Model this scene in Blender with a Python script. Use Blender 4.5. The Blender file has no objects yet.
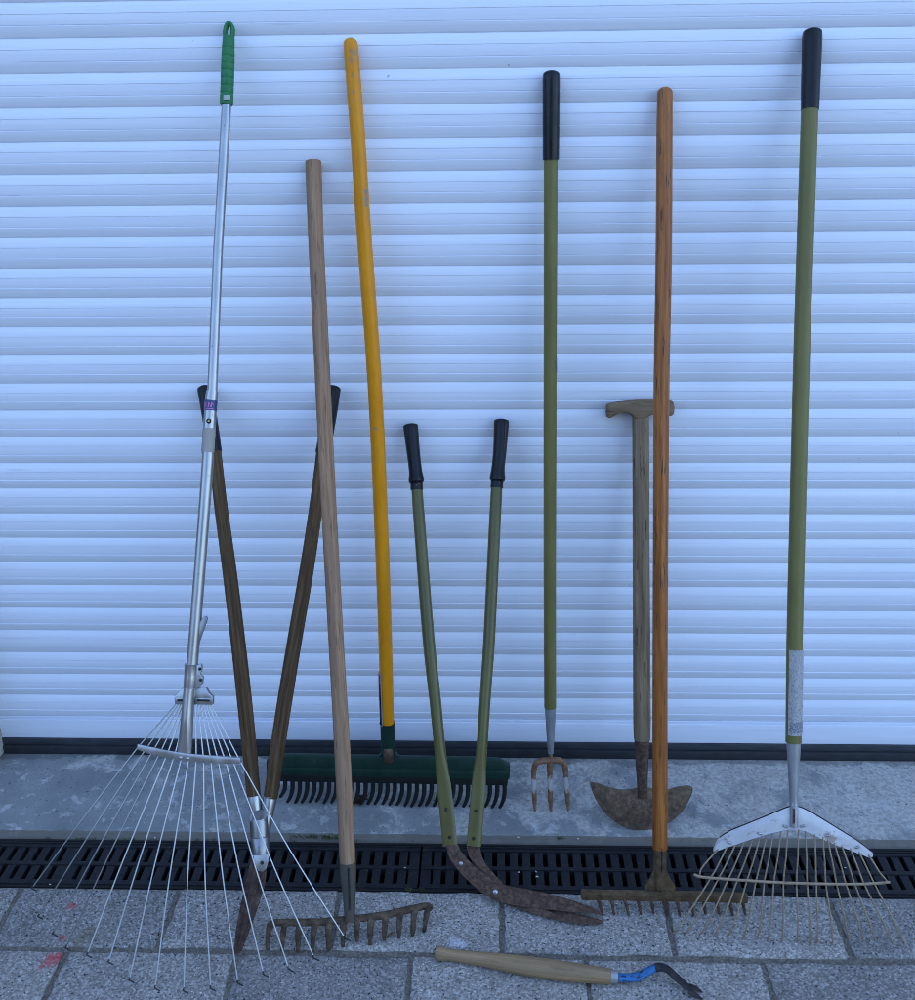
import bpy, bmesh, math, random
from mathutils import Vector, Matrix
random.seed(7)
S = bpy.context.scene
COL = S.collection
R = math.radians

# ------------------------------------------------------------------ camera
F_PX = 995.0
CAM = Vector((0.0, -1.842, 1.399))
AX_R = Vector((0.99953556, 0.02834771, -0.01118331))
AX_D = Vector((0.00073040, -0.38915962, -0.92117005))
AX_W = Vector((-0.03046515, 0.92073405, -0.38899959))
cd = bpy.data.cameras.new('camera')
cd.sensor_fit = 'HORIZONTAL'
cd.sensor_width = 36.0
cd.lens = 36.0 * F_PX / 915.0
cd.clip_start = 0.05
cd.clip_end = 500
cam = bpy.data.objects.new('camera', cd)
COL.objects.link(cam)
cam.matrix_world = Matrix(((AX_R.x, -AX_D.x, -AX_W.x, CAM.x), (AX_R.y, -AX_D.y, -AX_W.y, CAM.y),
                           (AX_R.z, -AX_D.z, -AX_W.z, CAM.z), (0, 0, 0, 1)))
S.camera = cam


# measured sight lines -> real points on the door plane, the ground or a tool's own plane
def ray(u, v):
    return AX_W + AX_R * ((u - 457.5) / F_PX) + AX_D * ((v - 500.0) / F_PX)


def W(u, v, y):
    q = ray(u, v)
    return CAM + q * ((y - CAM.y) / q.y)


def G(u, v, z=0.0):
    q = ray(u, v)
    return CAM + q * ((z - CAM.z) / q.z)


def rad(p, w):
    return 0.5 * w * (p - CAM).dot(AX_W) / F_PX


class Lean:
    """the plane a leaning tool lies in: through its top, its foot and the horizontal"""
    def __init__(s, top, foot):
        s.o = foot
        s.s = (foot - top).normalized()
        s.n = s.s.cross(Vector((1, 0, 0))).normalized()
        s.x = Vector((1, 0, 0))

    def __call__(s, u, v, off=0.0):
        q = ray(u, v)
        t = (s.o + s.n * off - CAM).dot(s.n) / q.dot(s.n)
        return CAM + q * t


# ------------------------------------------------------------------ mesh helpers
def finish(name, bm, mat, parent=None, base=None, smooth=38):
    me = bpy.data.meshes.new(name)
    if base is not None:
        bmesh.ops.translate(bm, verts=bm.verts, vec=-base)
    bmesh.ops.recalc_face_normals(bm, faces=bm.faces)
    bm.to_mesh(me)
    bm.free()
    if smooth:
        for f in me.polygons:
            f.use_smooth = True
        me.set_sharp_from_angle(angle=R(smooth))
    me.materials.append(mat)
    o = bpy.data.objects.new(name, me)
    COL.objects.link(o)
    if parent is not None:
        o.parent = parent
    elif base is not None:
        o.location = base
    return o


def tag(o, label=None, cat=None, group=None, kind=None):
    if label: o['label'] = label
    if cat: o['category'] = cat
    if group: o['group'] = group
    if kind: o['kind'] = kind
    return o


class Thing:
    def __init__(s, name, label, cat, base, group=None):
        s.e = bpy.data.objects.new(name, None)
        s.e.empty_display_size = 0.05
        COL.objects.link(s.e)
        s.e.location = base
        s.base = Vector(base)
        tag(s.e, label, cat, group)

    def part(s, name, bm, mat, parent=None, label=None, smooth=38):
        o = finish(name, bm, mat, parent or s.e, s.base, smooth)
        if label: o['label'] = label
        return o


def tube(pts, rads, seg=18, dome0=0.0, dome1=0.0, bm=None, ref=Vector((0, 1, 0)), closed=False, sq=0.0):
    """round (or elliptical, rads=(across, facing)) bar along a polyline, with UVs in metres"""
    bm = bm or bmesh.new()
    uvl = bm.loops.layers.uv.verify()
    P = [Vector(p) for p in pts]
    Q = [(r, r) if not isinstance(r, tuple) else r for r in rads]
    if dome0 > 0 and not closed:
        d = (P[0] - P[1]).normalized(); r = Q[0]
        ext = [(P[0] + d * (max(r) * dome0 * math.sin(a)), (r[0] * math.cos(a), r[1] * math.cos(a))) for a in (1.45, 1.2, .9, .6, .3)]
        P = [e[0] for e in ext] + P; Q = [e[1] for e in ext] + Q
    if dome1 > 0 and not closed:
        d = (P[-1] - P[-2]).normalized(); r = Q[-1]
        ext = [(P[-1] + d * (max(r) * dome1 * math.sin(a)), (r[0] * math.cos(a), r[1] * math.cos(a))) for a in (.3, .6, .9, 1.2, 1.45)]
        P = P + [e[0] for e in ext]; Q = Q + [e[1] for e in ext]
    n = len(P)
    rings = []; L = 0; Ls = []
    rf = ref.copy()
    for i in range(n):
        if closed:
            t = (P[(i + 1) % n] - P[i - 1])
        else:
            t = P[min(i + 1, n - 1)] - P[max(i - 1, 0)]
        t.normalize()
        nb = rf - t * rf.dot(t)
        if nb.length < 1e-4:
            nb = t.orthogonal()
        nb.normalize()
        rf = nb if closed or True else rf
        b = t.cross(nb)
        if i: L += (P[i] - P[i - 1]).length
        Ls.append(L)
        ring = []
        for k in range(seg):
            a = 2 * math.pi * k / seg
            c, s_ = math.cos(a), math.sin(a)
            if sq:
                m = max(abs(c), abs(s_)); f = 1 + sq * (1 / m - 1)
                c *= f; s_ *= f
            ring.append(bm.verts.new(P[i] + nb * (Q[i][1] * c) + b * (Q[i][0] * s_)))
        rings.append(ring)
    rm = sum(max(q) for q in Q) / n
    circ = 2 * math.pi * rm
    m = n if closed else n - 1
    for i in range(m):
        j = (i + 1) % n
        for k in range(seg):
            k2 = (k + 1) % seg
            f = bm.faces.new((rings[i][k], rings[i][k2], rings[j][k2], rings[j][k]))
            us = (k / seg * circ, (k + 1) / seg * circ)
            vs = (Ls[i], Ls[j] if j else Ls[i] + 0.01)
            for lp, uv in zip(f.loops, ((us[0], vs[0]), (us[1], vs[0]), (us[1], vs[1]), (us[0], vs[1]))):
                lp[uvl].uv = uv
    if not closed:
        for ring in (rings[0], rings[-1]):
            f = bm.faces.new(ring)
            for lp in f.loops:
                lp[uvl].uv = (lp.vert.co.x, lp.vert.co.y)
    return bm


def spline(pts, n=6):
    """Catmull-Rom through points (tuples/vectors of any length)"""
    P = [tuple(p) for p in pts]
    P = [tuple(2 * a - b for a, b in zip(P[0], P[1]))] + P + [tuple(2 * a - b for a, b in zip(P[-1], P[-2]))]
    out = []
    for i in range(1, len(P) - 2):
        for k in range(n):
            t = k / n
            out.append(tuple(0.5 * (2 * b + (c - a) * t + (2 * a - 5 * b + 4 * c - d) * t * t + (3 * b - a - 3 * c + d) * t ** 3)
                             for a, b, c, d in zip(*P[i - 1:i + 3])))
    out.append(P[-2])
    return out


def plate(pts, thick, bevel=0.0, bm=None, seg=2):
    """flat outline with a real thickness"""
    bm = bm or bmesh.new()
    uvl = bm.loops.layers.uv.verify()
    vs = [bm.verts.new(p) for p in pts]
    f = bm.faces.new(vs)
    r = bmesh.ops.extrude_face_region(bm, geom=[f])
    nv = [g for g in r['geom'] if isinstance(g, bmesh.types.BMVert)]
    bmesh.ops.translate(bm, verts=nv, vec=thick)
    if bevel:
        es = [e for e in bm.edges if len(e.link_faces) == 2 and e.calc_face_angle(0) > 0.9]
        bmesh.ops.bevel(bm, geom=es, offset=bevel, segments=seg, affect='EDGES', profile=0.5, clamp_overlap=True)
    for fc in bm.faces:
        for lp in fc.loops:
            lp[uvl].uv = (lp.vert.co.x, lp.vert.co.z)
    return bm


def box(bm, x0, x1, y0, y1, z0, z1, bev=0.0):
    co = [(x0, y0, z0), (x1, y0, z0), (x1, y1, z0), (x0, y1, z0), (x0, y0, z1), (x1, y0, z1), (x1, y1, z1), (x0, y1, z1)]
    vs = [bm.verts.new(c) for c in co]
    fs = [bm.faces.new([vs[i] for i in q]) for q in ((3, 2, 1, 0), (4, 5, 6, 7), (0, 1, 5, 4), (1, 2, 6, 5), (2, 3, 7, 6), (3, 0, 4, 7))]
    if bev:
        es = list({e for f in fs for e in f.edges})
        bmesh.ops.bevel(bm, geom=es, offset=bev, segments=2, affect='EDGES', profile=0.6)
    return bm


# ------------------------------------------------------------------ materials
class Mat:
    def __init__(s, name, rough=0.6, metal=0.0, spec=0.5):
        s.m = bpy.data.materials.new(name)
        s.m.use_nodes = True
        s.nt = s.m.node_tree
        s.b = s.nt.nodes['Principled BSDF']
        s.b.inputs['Roughness'].default_value = rough
        s.b.inputs['Metallic'].default_value = metal
        s.b.inputs['Specular IOR Level'].default_value = spec
        s.tc = s.nt.nodes.new('ShaderNodeTexCoord')

    def link(s, a, b): s.nt.links.new(a, b)

    def noise(s, coord='Object', scale=(1, 1, 1), detail=4, rough=0.55, dist=0.0):
        mp = s.nt.nodes.new('ShaderNodeMapping'); mp.inputs['Scale'].default_value = scale
        s.link(s.tc.outputs[coord], mp.inputs['Vector'])
        n = s.nt.nodes.new('ShaderNodeTexNoise')
        n.inputs['Scale'].default_value = 1.0; n.inputs['Detail'].default_value = detail
        n.inputs['Roughness'].default_value = rough; n.inputs['Distortion'].default_value = dist
        s.link(mp.outputs[0], n.inputs['Vector'])
        return n.outputs['Fac']

    def voro(s, coord='Object', scale=100, out='Color'):
        n = s.nt.nodes.new('ShaderNodeTexVoronoi'); n.inputs['Scale'].default_value = scale
        s.link(s.tc.outputs[coord], n.inputs['Vector'])
        return n.outputs[out]

    def ramp(s, fac, stops, interp='LINEAR'):
        r = s.nt.nodes.new('ShaderNodeValToRGB'); cr = r.color_ramp; cr.interpolation = interp
        while len(cr.elements) < len(stops): cr.elements.new(0.5)
        for e, (p, c) in zip(cr.elements, stops):
            e.position = p
            e.color = (c, c, c, 1) if isinstance(c, (int, float)) else (*c, 1)
        s.link(fac, r.inputs[0])
        return r.outputs[0]

    def mix(s, fac, a, b, blend='MIX'):
        m = s.nt.nodes.new('ShaderNodeMix'); m.data_type = 'RGBA'; m.blend_type = blend
        for sock, val in ((m.inputs[0], fac), (m.inputs[6], a), (m.inputs[7], b)):
            if isinstance(val, (int, float)): sock.default_value = val
            elif isinstance(val, tuple): sock.default_value = (*val, 1)
            else: s.link(val, sock)
        return m.outputs[2]

    def math(s, op, a, b=0.0, clamp=False):
        m = s.nt.nodes.new('ShaderNodeMath'); m.operation = op; m.use_clamp = clamp
        for sock, val in ((m.inputs[0], a), (m.inputs[1], b)):
            if isinstance(val, (int, float)): sock.default_value = val
            else: s.link(val, sock)
        return m.outputs[0]

    def axis(s, ax, coord='Object'):
        n = s.nt.nodes.new('ShaderNodeSeparateXYZ'); s.link(s.tc.outputs[coord], n.inputs[0])
        return n.outputs[ax]

    def spot(s, c, r, wob=0.5, fr=120):
        """mask 1 inside an irregular spot of radius r at c (object coordinates)"""
        d = s.nt.nodes.new('ShaderNodeVectorMath'); d.operation = 'DISTANCE'
        s.link(s.tc.outputs['Object'], d.inputs[0]); d.inputs[1].default_value = c
        n = s.noise('Object', (fr, fr, fr), 3)
        k = s.math('MULTIPLY_ADD', n, 2 * wob * r); s.nt.nodes[-1].inputs[2].default_value = -wob * r
        dd = s.math('ADD', d.outputs['Value'], k)
        return s.ramp(s.math('DIVIDE', dd, r), [(0.72, 1.0), (0.95, 0.0)])

    def color(s, c):
        if isinstance(c, tuple): s.b.inputs['Base Color'].default_value = (*c, 1)
        else: s.link(c, s.b.inputs['Base Color'])
        return s

    def rough(s, c):
        s.link(c, s.b.inputs['Roughness']); return s

    def bump(s, h, strength=0.3, dist=0.001):
        b = s.nt.nodes.new('ShaderNodeBump'); b.inputs['Strength'].default_value = strength
        b.inputs['Distance'].default_value = dist
        s.link(h, b.inputs['Height']); s.link(b.outputs[0], s.b.inputs['Normal'])
        return s


def wood(name, c_dark, c_mid, c_light, rough=0.65, grey=None, greyamt=0.5, stain=(0.03, 0.02, 0.015), stainamt=0.35, spec=0.14):
    m = Mat(name, rough, spec=spec)
    g = m.noise('UV', (130, 4.5, 1), 7, 0.62, 0.6)
    col = m.ramp(g, [(0.3, c_dark), (0.5, c_mid), (0.72, c_light)])
    fine = m.noise('UV', (520, 9, 1), 4, 0.6)
    col = m.mix(m.ramp(fine, [(0.38, 0.42), (0.56, 0.0)]), col, c_dark)
    big = m.noise('UV', (18, 5, 1), 3)
    col = m.mix(m.ramp(big, [(0.35, 0.0), (0.75, 0.55)]), col, c_dark)
    if grey:
        col = m.mix(m.ramp(m.noise('UV', (25, 3, 1), 4), [(0.35, 0.0), (0.65, greyamt)]), col, grey)
    nick = m.noise('UV', (190, 15, 1), 3, 0.7)
    col = m.mix(m.ramp(nick, [(0.58, 0.0), (0.66, stainamt)]), col, stain)
    m.color(col).bump(m.math('ADD', g, fine), 0.35, 0.0008)
    return m.m


PAINTS = {}


def paint(name, c, c2, wear, wearamt=0.8, thr=0.68, rough=0.4, sc=(60, 14, 1), spec=0.28):
    m = Mat(name, rough, spec=spec)
    n = m.noise('UV', (30, 6, 1), 4)
    col = m.ramp(n, [(0.3, c), (0.7, c2)])
    w = m.noise('UV', sc, 6, 0.68)
    k = m.ramp(w, [(thr, 0.0), (thr + 0.03, wearamt)])
    col = m.mix(k, col, wear)
    fine = m.noise('UV', (400, 40, 1), 3, 0.6)
    col = m.mix(m.ramp(fine, [(0.4, 0.0), (0.75, 0.25)]), col, wear)
    m.color(col).rough(m.ramp(n, [(0.2, rough - 0.08), (0.8, rough + 0.15)]))
    m.bump(fine, 0.08, 0.0005)
    PAINTS[name] = m
    return m.m


def rusty(name, c1, c2, c3, rough=0.75, metal=0.15, sc=60):
    m = Mat(name, rough, metal, spec=0.18)
    n = m.noise('Object', (sc, sc, sc), 7, 0.65)
    col = m.ramp(n, [(0.3, c1), (0.5, c2), (0.7, c3)])
    f = m.noise('Object', (sc * 9, sc * 9, sc * 9), 4, 0.7)
    col = m.mix(m.ramp(f, [(0.35, 0.55), (0.6, 0.0)]), col, c1)
    m.color(col).bump(m.math('ADD', n, f), 0.5, 0.0012)
    return m.m


def metal(name, c1, c2, rough=0.35, met=0.9, sc=(40, 12, 1), grime=(0.12, 0.11, 0.1), gthr=0.66):
    m = Mat(name, rough, met)
    n = m.noise('UV', sc, 5, 0.6)
    col = m.ramp(n, [(0.3, c1), (0.7, c2)])
    g = m.noise('UV', (90, 35, 1), 5, 0.7)
    col = m.mix(m.ramp(g, [(gthr, 0.0), (gthr + 0.06, 0.6)]), col, grime)
    m.color(col).rough(m.ramp(n, [(0.2, rough - 0.08), (0.8, rough + 0.15)]))
    return m.m


def rubber(name, c, c2, rough=0.45, spec=0.4):
    m = Mat(name, rough, spec=spec)
    n = m.noise('UV', (70, 20, 1), 5, 0.65)
    m.color(m.ramp(n, [(0.3, c), (0.75, c2)])).rough(m.ramp(n, [(0.3, rough - .05), (0.7, rough + 0.2)]))
    m.bump(m.noise('UV', (500, 300, 1), 3), 0.12, 0.0004)
    return m.m


# roller shutter: white coated aluminium with faint wipe marks along the slats
m = Mat('shutter_white', 0.38, spec=0.45)
st = m.noise('Object', (1.2, 200, 260), 4, 0.6)
c = m.ramp(st, [(0.35, (0.712, 0.752, 0.845)), (0.7, (0.778, 0.812, 0.892))])
dots = m.noise('Object', (75, 75, 75), 1, 0.5)
c = m.mix(m.ramp(dots, [(0.835, 0.0), (0.85, 0.6)]), c, (0.2, 0.2, 0.22))
sm = m.noise('Object', (7, 60, 170), 4, 0.6)
c = m.mix(m.ramp(sm, [(0.69, 0.0), (0.80, 0.4)]), c, (0.30, 0.33, 0.38))
cl = m.noise('Object', (2.2, 2.2, 2.2), 3, 0.5)
c = m.mix(m.ramp(cl, [(0.35, 0.0), (0.75, 0.16)]), c, (0.53, 0.575, 0.68))
m.color(c).rough(m.ramp(cl, [(0.3, 0.3), (0.7, 0.48)]))
M_SHUT = m.m
m = Mat('shutter_bar', 0.42); n = m.noise('Object', (5, 40, 60), 4)
m.color(m.ramp(n, [(0.3, (0.67, 0.71, 0.81)), (0.7, (0.75, 0.785, 0.87))])); M_BAR = m.m
m = Mat('seal_rubber', 0.6); n = m.noise('Object', (30, 60, 90), 4)
m.color(m.ramp(n, [(0.3, (0.010, 0.012, 0.016)), (0.7, (0.022, 0.025, 0.031))])); M_SEAL = m.m
m = Mat('seal_upper', 0.45); n = m.noise('Object', (20, 60, 90), 4)
m.color(m.ramp(n, [(0.3, (0.022, 0.026, 0.033)), (0.7, (0.04, 0.046, 0.055))])); M_SEAL2 = m.m
# render
m = Mat('render_wall', 0.9); n = m.noise('Object', (60, 60, 60), 6, 0.7)
m.color(m.ramp(n, [(0.3, (0.36, 0.33, 0.28)), (0.7, (0.48, 0.45, 0.39))])).bump(n, 0.5, 0.003); M_WALL = m.m
m = Mat('roof_tile', 0.8); n = m.noise('Object', (4, 4, 4), 6)
m.color(m.ramp(n, [(0.3, (0.16, 0.08, 0.06)), (0.7, (0.26, 0.13, 0.1))])); M_ROOF = m.m
# concrete sill with peeling grey paint
m = Mat('sill_concrete', 0.85, spec=0.12)
n1 = m.noise('Object', (9, 9, 9), 7, 0.7, 0.4)
bare = m.ramp(m.noise('Object', (105, 105, 105), 7, 0.75), [(0.3, (0.20, 0.195, 0.185)), (0.5, (0.36, 0.35, 0.33)), (0.7, (0.52, 0.505, 0.475))])
brown = m.noise('Object', (5, 5, 5), 4)
bare = m.mix(m.ramp(brown, [(0.5, 0.0), (0.75, 0.35)]), bare, (0.21, 0.175, 0.13))
pnt = m.ramp(m.noise('Object', (14, 14, 14), 5), [(0.3, (0.165, 0.176, 0.182)), (0.7, (0.225, 0.236, 0.24))])
xa = m.math('MULTIPLY', m.axis(0), -0.13)
ya = m.math('MULTIPLY', m.axis(1), -0.35)
msk = m.math('ADD', m.math('ADD', n1, xa), ya)
c = m.mix(m.ramp(msk, [(0.50, 0.0), (0.58, 0.92)]), bare, pnt)
pale = m.noise('Object', (26, 26, 26), 6, 0.7, 0.5)
c = m.mix(m.ramp(pale, [(0.565, 0.0), (0.62, 0.6)]), c, (0.44, 0.44, 0.43))
pit = m.noise('Object', (75, 75, 75), 4, 0.6)
c = m.mix(m.ramp(pit, [(0.68, 0.0), (0.72, 0.8)]), c, (0.05, 0.05, 0.05))
pit2 = m.noise('Object', (190, 190, 190), 2, 0.5)
c = m.mix(m.ramp(pit2, [(0.66, 0.0), (0.69, 0.75)]), c, (0.06, 0.058, 0.055))
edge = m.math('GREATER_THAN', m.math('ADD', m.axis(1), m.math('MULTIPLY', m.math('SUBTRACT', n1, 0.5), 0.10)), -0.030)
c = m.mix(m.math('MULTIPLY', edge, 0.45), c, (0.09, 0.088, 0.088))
lip = m.math('LESS_THAN', m.axis(1), -0.2600)
c = m.mix(m.math('MULTIPLY', lip, 0.85), c, (0.13, 0.115, 0.095))
m.color(c).bump(m.math('ADD', n1, pit), 0.4, 0.002); M_SILL = m.m
# granite-chip paving with a few paint drops
m = Mat('granite_paving', 0.9, spec=0.1)
big = m.noise('Object', (7, 7, 7), 5, 0.65)
base = m.ramp(big, [(0.3, (0.18, 0.17, 0.163)), (0.7, (0.285, 0.264, 0.25))])
v1 = m.voro('Object', 300)
vr = m.nt.nodes.new('ShaderNodeSeparateColor'); m.link(v1, vr.inputs[0])
c = m.mix(0.42, base, m.ramp(vr.outputs[0], [(0.0, (0.07, 0.07, 0.07)), (0.3, (0.19, 0.188, 0.184)), (0.7, (0.36, 0.355, 0.345)), (1.0, (0.66, 0.65, 0.63))]))
dk = m.noise('Object', (205, 205, 205), 2, 0.5)
c = m.mix(m.ramp(dk, [(0.635, 0.0), (0.665, 0.92)]), c, (0.016, 0.016, 0.02))
wt = m.noise('Object', (250, 250, 251), 2, 0.5)
c = m.mix(m.ramp(wt, [(0.67, 0.0), (0.71, 0.8)]), c, (0.78, 0.77, 0.75))
moist = m.noise('Object', (3.1, 3.1, 3.1), 4)
c = m.mix(m.ramp(moist, [(0.45, 0.0), (0.8, 0.3)]), c, (0.12, 0.115, 0.105))
grm = m.noise('Object', (22, 22, 22), 6, 0.7)
c = m.mix(m.ramp(grm, [(0.52, 0.0), (0.75, 0.5)]), c, (0.10, 0.088, 0.072))
RED = (0.42, 0.035, 0.06)
for (u, v, r) in ((72, 906, .010), (62.5, 938, .008), (52, 960, .016), (61, 956, .010), (42, 967, .005)):
    c = m.mix(m.math('MULTIPLY', m.spot(G(u, v), r, 1.3, 210), 0.6), c, RED)
c = m.mix(m.math('MULTIPLY', m.spot(G(85, 937), .024, 1.0, 60), 0.4), c, (0.16, 0.13, 0.07))
for (u, v, r) in ((455, 943, .013), (463, 945, .009)):
    c = m.mix(m.math('MULTIPLY', m.spot(G(u, v), r, 1.3, 220), 0.36), c, (0.62, 0.66, 0.74))
gm = m.nt.nodes.new('ShaderNodeNewGeometry')
c = m.mix(1.0, c, m.ramp(gm.outputs['Random Per Island'], [(0.0, (0.80, 0.79, 0.78)), (0.5, (1.0, 0.98, 0.96)), (1.0, (1.16, 1.13, 1.09))]), 'MULTIPLY')
m.color(c).bump(m.math('ADD', vr.outputs[0], m.math('MULTIPLY', dk, -1.5)), 0.35, 0.0012); M_PAVE = m.m
m = Mat('joint_sand', 0.95); n = m.noise('Object', (200, 200, 200), 5, 0.7)
m.color(m.ramp(n, [(0.3, (0.05, 0.043, 0.036)), (0.5, (0.135, 0.12, 0.10)), (0.7, (0.24, 0.215, 0.185))])).bump(n, 0.8, 0.003); M_JOINT = m.m
m = Mat('yard_tarmac', 0.9); n = m.noise('Object', (30, 30, 30), 6, 0.7)
m.color(m.ramp(n, [(0.3, (0.040, 0.038, 0.042)), (0.7, (0.07, 0.067, 0.073))])); M_YARD = m.m
m = Mat('light_bank_dark', 0.95); n = m.noise('Object', (3, 3, 3), 6, 0.7)
m.color(m.ramp(n, [(0.3, (0.020, 0.018, 0.017)), (0.7, (0.043, 0.039, 0.037))])); M_LIGHTBANK = m.m  # dark surface of the added light-blocking bank, keeps its bounce low
m = Mat('drain_plastic', 0.5, spec=0.3); n = m.noise('Object', (45, 45, 45), 6, 0.68)
c = m.ramp(n, [(0.3, (0.006, 0.0068, 0.009)), (0.7, (0.0145, 0.016, 0.0195))])
d = m.noise('Object', (260, 260, 260), 3, 0.6)
c = m.mix(m.ramp(d, [(0.62, 0.0), (0.74, 0.5)]), c, (0.12, 0.12, 0.115))
m.color(c).rough(m.ramp(n, [(0.3, 0.42), (0.7, 0.75)])).bump(n, 0.2, 0.0006); M_DRAIN = m.m
m = Mat('drain_dark', 0.95); m.color((0.006, 0.006, 0.006)); M_DARK = m.m  # one near-black colour for the whole channel

# tool materials
M_ALU = metal('aluminium_tube', (0.30, 0.31, 0.32), (0.44, 0.45, 0.46), 0.3, 0.9, gthr=0.62)
M_GALV = metal('galvanised_steel', (0.33, 0.34, 0.35), (0.48, 0.49, 0.50), 0.3, 0.9)
M_WIRE = metal('zinc_wire', (0.50, 0.51, 0.52), (0.68, 0.69, 0.70), 0.4, 0.4)
M_GREEN = rubber('green_grip', (0.010, 0.125, 0.040), (0.022, 0.195, 0.066), 0.42)
M_TAPE = Mat('masking_tape', 0.7).color((0.30, 0.29, 0.26)).m
M_STICK = Mat('sticker_blue', 0.4).color((0.025, 0.04, 0.14)).m
M_PINK = Mat('sticker_pink', 0.5).color((0.45, 0.14, 0.36)).m
M_BRASS = metal('brass_screw', (0.45, 0.32, 0.14), (0.6, 0.44, 0.2), 0.4)
M_BLACK = Mat('black_hole', 0.8).color((0.008, 0.008, 0.009)).m
M_NAVY = rubber('dark_grip', (0.0025, 0.0032, 0.006), (0.007, 0.009, 0.014), 0.25, 0.28)
M_OLDW = wood('old_brown_wood', (0.034, 0.019, 0.009), (0.095, 0.055, 0.024), (0.19, 0.115, 0.052), 0.5, stainamt=0.6)
M_ASH = wood('ash_wood', (0.20, 0.112, 0.062), (0.37, 0.222, 0.130), (0.50, 0.315, 0.19), 0.62, grey=(0.22, 0.148, 0.105), greyamt=0.6, stainamt=0.5)
M_ORG = wood('orange_varnished_wood', (0.16, 0.048, 0.010), (0.36, 0.122, 0.024), (0.47, 0.186, 0.046), 0.36, stainamt=0.85, spec=0.3)
M_GREYW = wood('weathered_wood', (0.085, 0.056, 0.031), (0.21, 0.142, 0.083), (0.36, 0.26, 0.16), 0.7, grey=(0.23, 0.18, 0.125), greyamt=0.6, stainamt=0.75)
M_PALEW = wood('pale_wood', (0.20, 0.122, 0.058), (0.345, 0.228, 0.122), (0.47, 0.33, 0.19), 0.6, grey=(0.19, 0.14, 0.09), greyamt=0.7, stainamt=0.22)
M_YEL = paint('yellow_paint', (0.62, 0.225, 0.002), (0.74, 0.295, 0.004), (0.28, 0.14, 0.04), 0.75, 0.70, 0.3)
M_OLIVE = paint('olive_paint', (0.122, 0.116, 0.034), (0.166, 0.155, 0.046), (0.22, 0.19, 0.10), 0.7, 0.69, 0.38, spec=0.28)
M_OLIVE2 = paint('olive_grey_paint', (0.075, 0.070, 0.016), (0.115, 0.106, 0.030), (0.03, 0.024, 0.014), 0.85, 0.64, 0.28, spec=0.4)
M_OLIVE3 = paint('olive_flat_paint', (0.11, 0.115, 0.03), (0.15, 0.15, 0.045), (0.07, 0.05, 0.03), 0.8, 0.68, 0.5)
M_GPLA = paint('dark_green_plastic', (0.003, 0.022, 0.016), (0.007, 0.034, 0.024), (0.03, 0.05, 0.04), 0.6, 0.66, 0.4)
M_GPLA2 = paint('green_black_plastic', (0.003, 0.005, 0.006), (0.007, 0.011, 0.011), (0.04, 0.04, 0.036), 0.5, 0.7, 0.5)
M_RUST = rusty('brown_rust', (0.036, 0.021, 0.015), (0.100, 0.062, 0.046), (0.18, 0.122, 0.094), 0.7, 0.2, 130)
M_RUSTG = rusty('grey_brown_cast_iron', (0.030, 0.022, 0.015), (0.095, 0.068, 0.046), (0.19, 0.138, 0.095))
M_RUSTR = rusty('red_rust', (0.028, 0.018, 0.014), (0.078, 0.050, 0.040), (0.15, 0.105, 0.085))
M_MOON = rusty('worn_moon_blade', (0.075, 0.050, 0.034), (0.155, 0.112, 0.080), (0.27, 0.205, 0.148), 0.5, 0.35, 90)
M_OCHRE = rusty('ochre_steel', (0.050, 0.032, 0.016), (0.118, 0.078, 0.042), (0.185, 0.13, 0.075), 0.65, 0.2)
M_DSTEEL = rusty('dark_steel', (0.015, 0.014, 0.016), (0.035, 0.033, 0.036), (0.08, 0.07, 0.065), 0.55, 0.4)
M_TINE = metal('tan_wire', (0.21, 0.155, 0.098), (0.36, 0.28, 0.185), 0.5, 0.2, (40, 60, 1), (0.11, 0.058, 0.03), 0.55)
M_SOCK = paint('grey_socket', (0.045, 0.047, 0.044), (0.085, 0.08, 0.07), (0.10, 0.06, 0.035), 0.85, 0.52, 0.6)
M_PIVOT = metal('pivot_steel', (0.20, 0.205, 0.21), (0.36, 0.365, 0.37), 0.32, 0.9, gthr=0.58)
M_TAPER = metal('painted_silver_ferrule', (0.25, 0.26, 0.27), (0.36, 0.37, 0.385), 0.4, 0.45, gthr=0.72)
M_BLUEP = paint('bright_blue_paint', (0.02, 0.125, 0.33), (0.04, 0.18, 0.42), (0.018, 0.018, 0.026), 0.95, 0.54, 0.45, (140, 60, 1))
M_LBLUE = Mat('label_navy', 0.35).color((0.01, 0.016, 0.035)).m
M_LWHITE = Mat('label_white', 0.4).color((0.62, 0.62, 0.6)).m
M_LRED = Mat('label_red', 0.4).color((0.5, 0.02, 0.03)).m
M_PALEPL = Mat('pale_inlay', 0.5).color((0.34, 0.38, 0.36)).m
# white flaking paint on a rake head
m = Mat('flaking_white_paint', 0.5)
n = m.noise('Object', (35, 35, 35), 7, 0.7)
c = m.ramp(m.noise('Object', (14, 14, 14), 4), [(0.3, (0.44, 0.44, 0.45)), (0.7, (0.58, 0.58, 0.59))])
c = m.mix(m.ramp(n, [(0.57, 0.0), (0.63, 0.75)]), c, (0.22, 0.15, 0.11))
f = m.noise('Object', (150, 150, 150), 4)
c = m.mix(m.ramp(f, [(0.6, 0.0), (0.75, 0.35)]), c, (0.3, 0.28, 0.27))
m.color(c).bump(n, 0.3, 0.001); M_WPAINT = m.m
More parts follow.
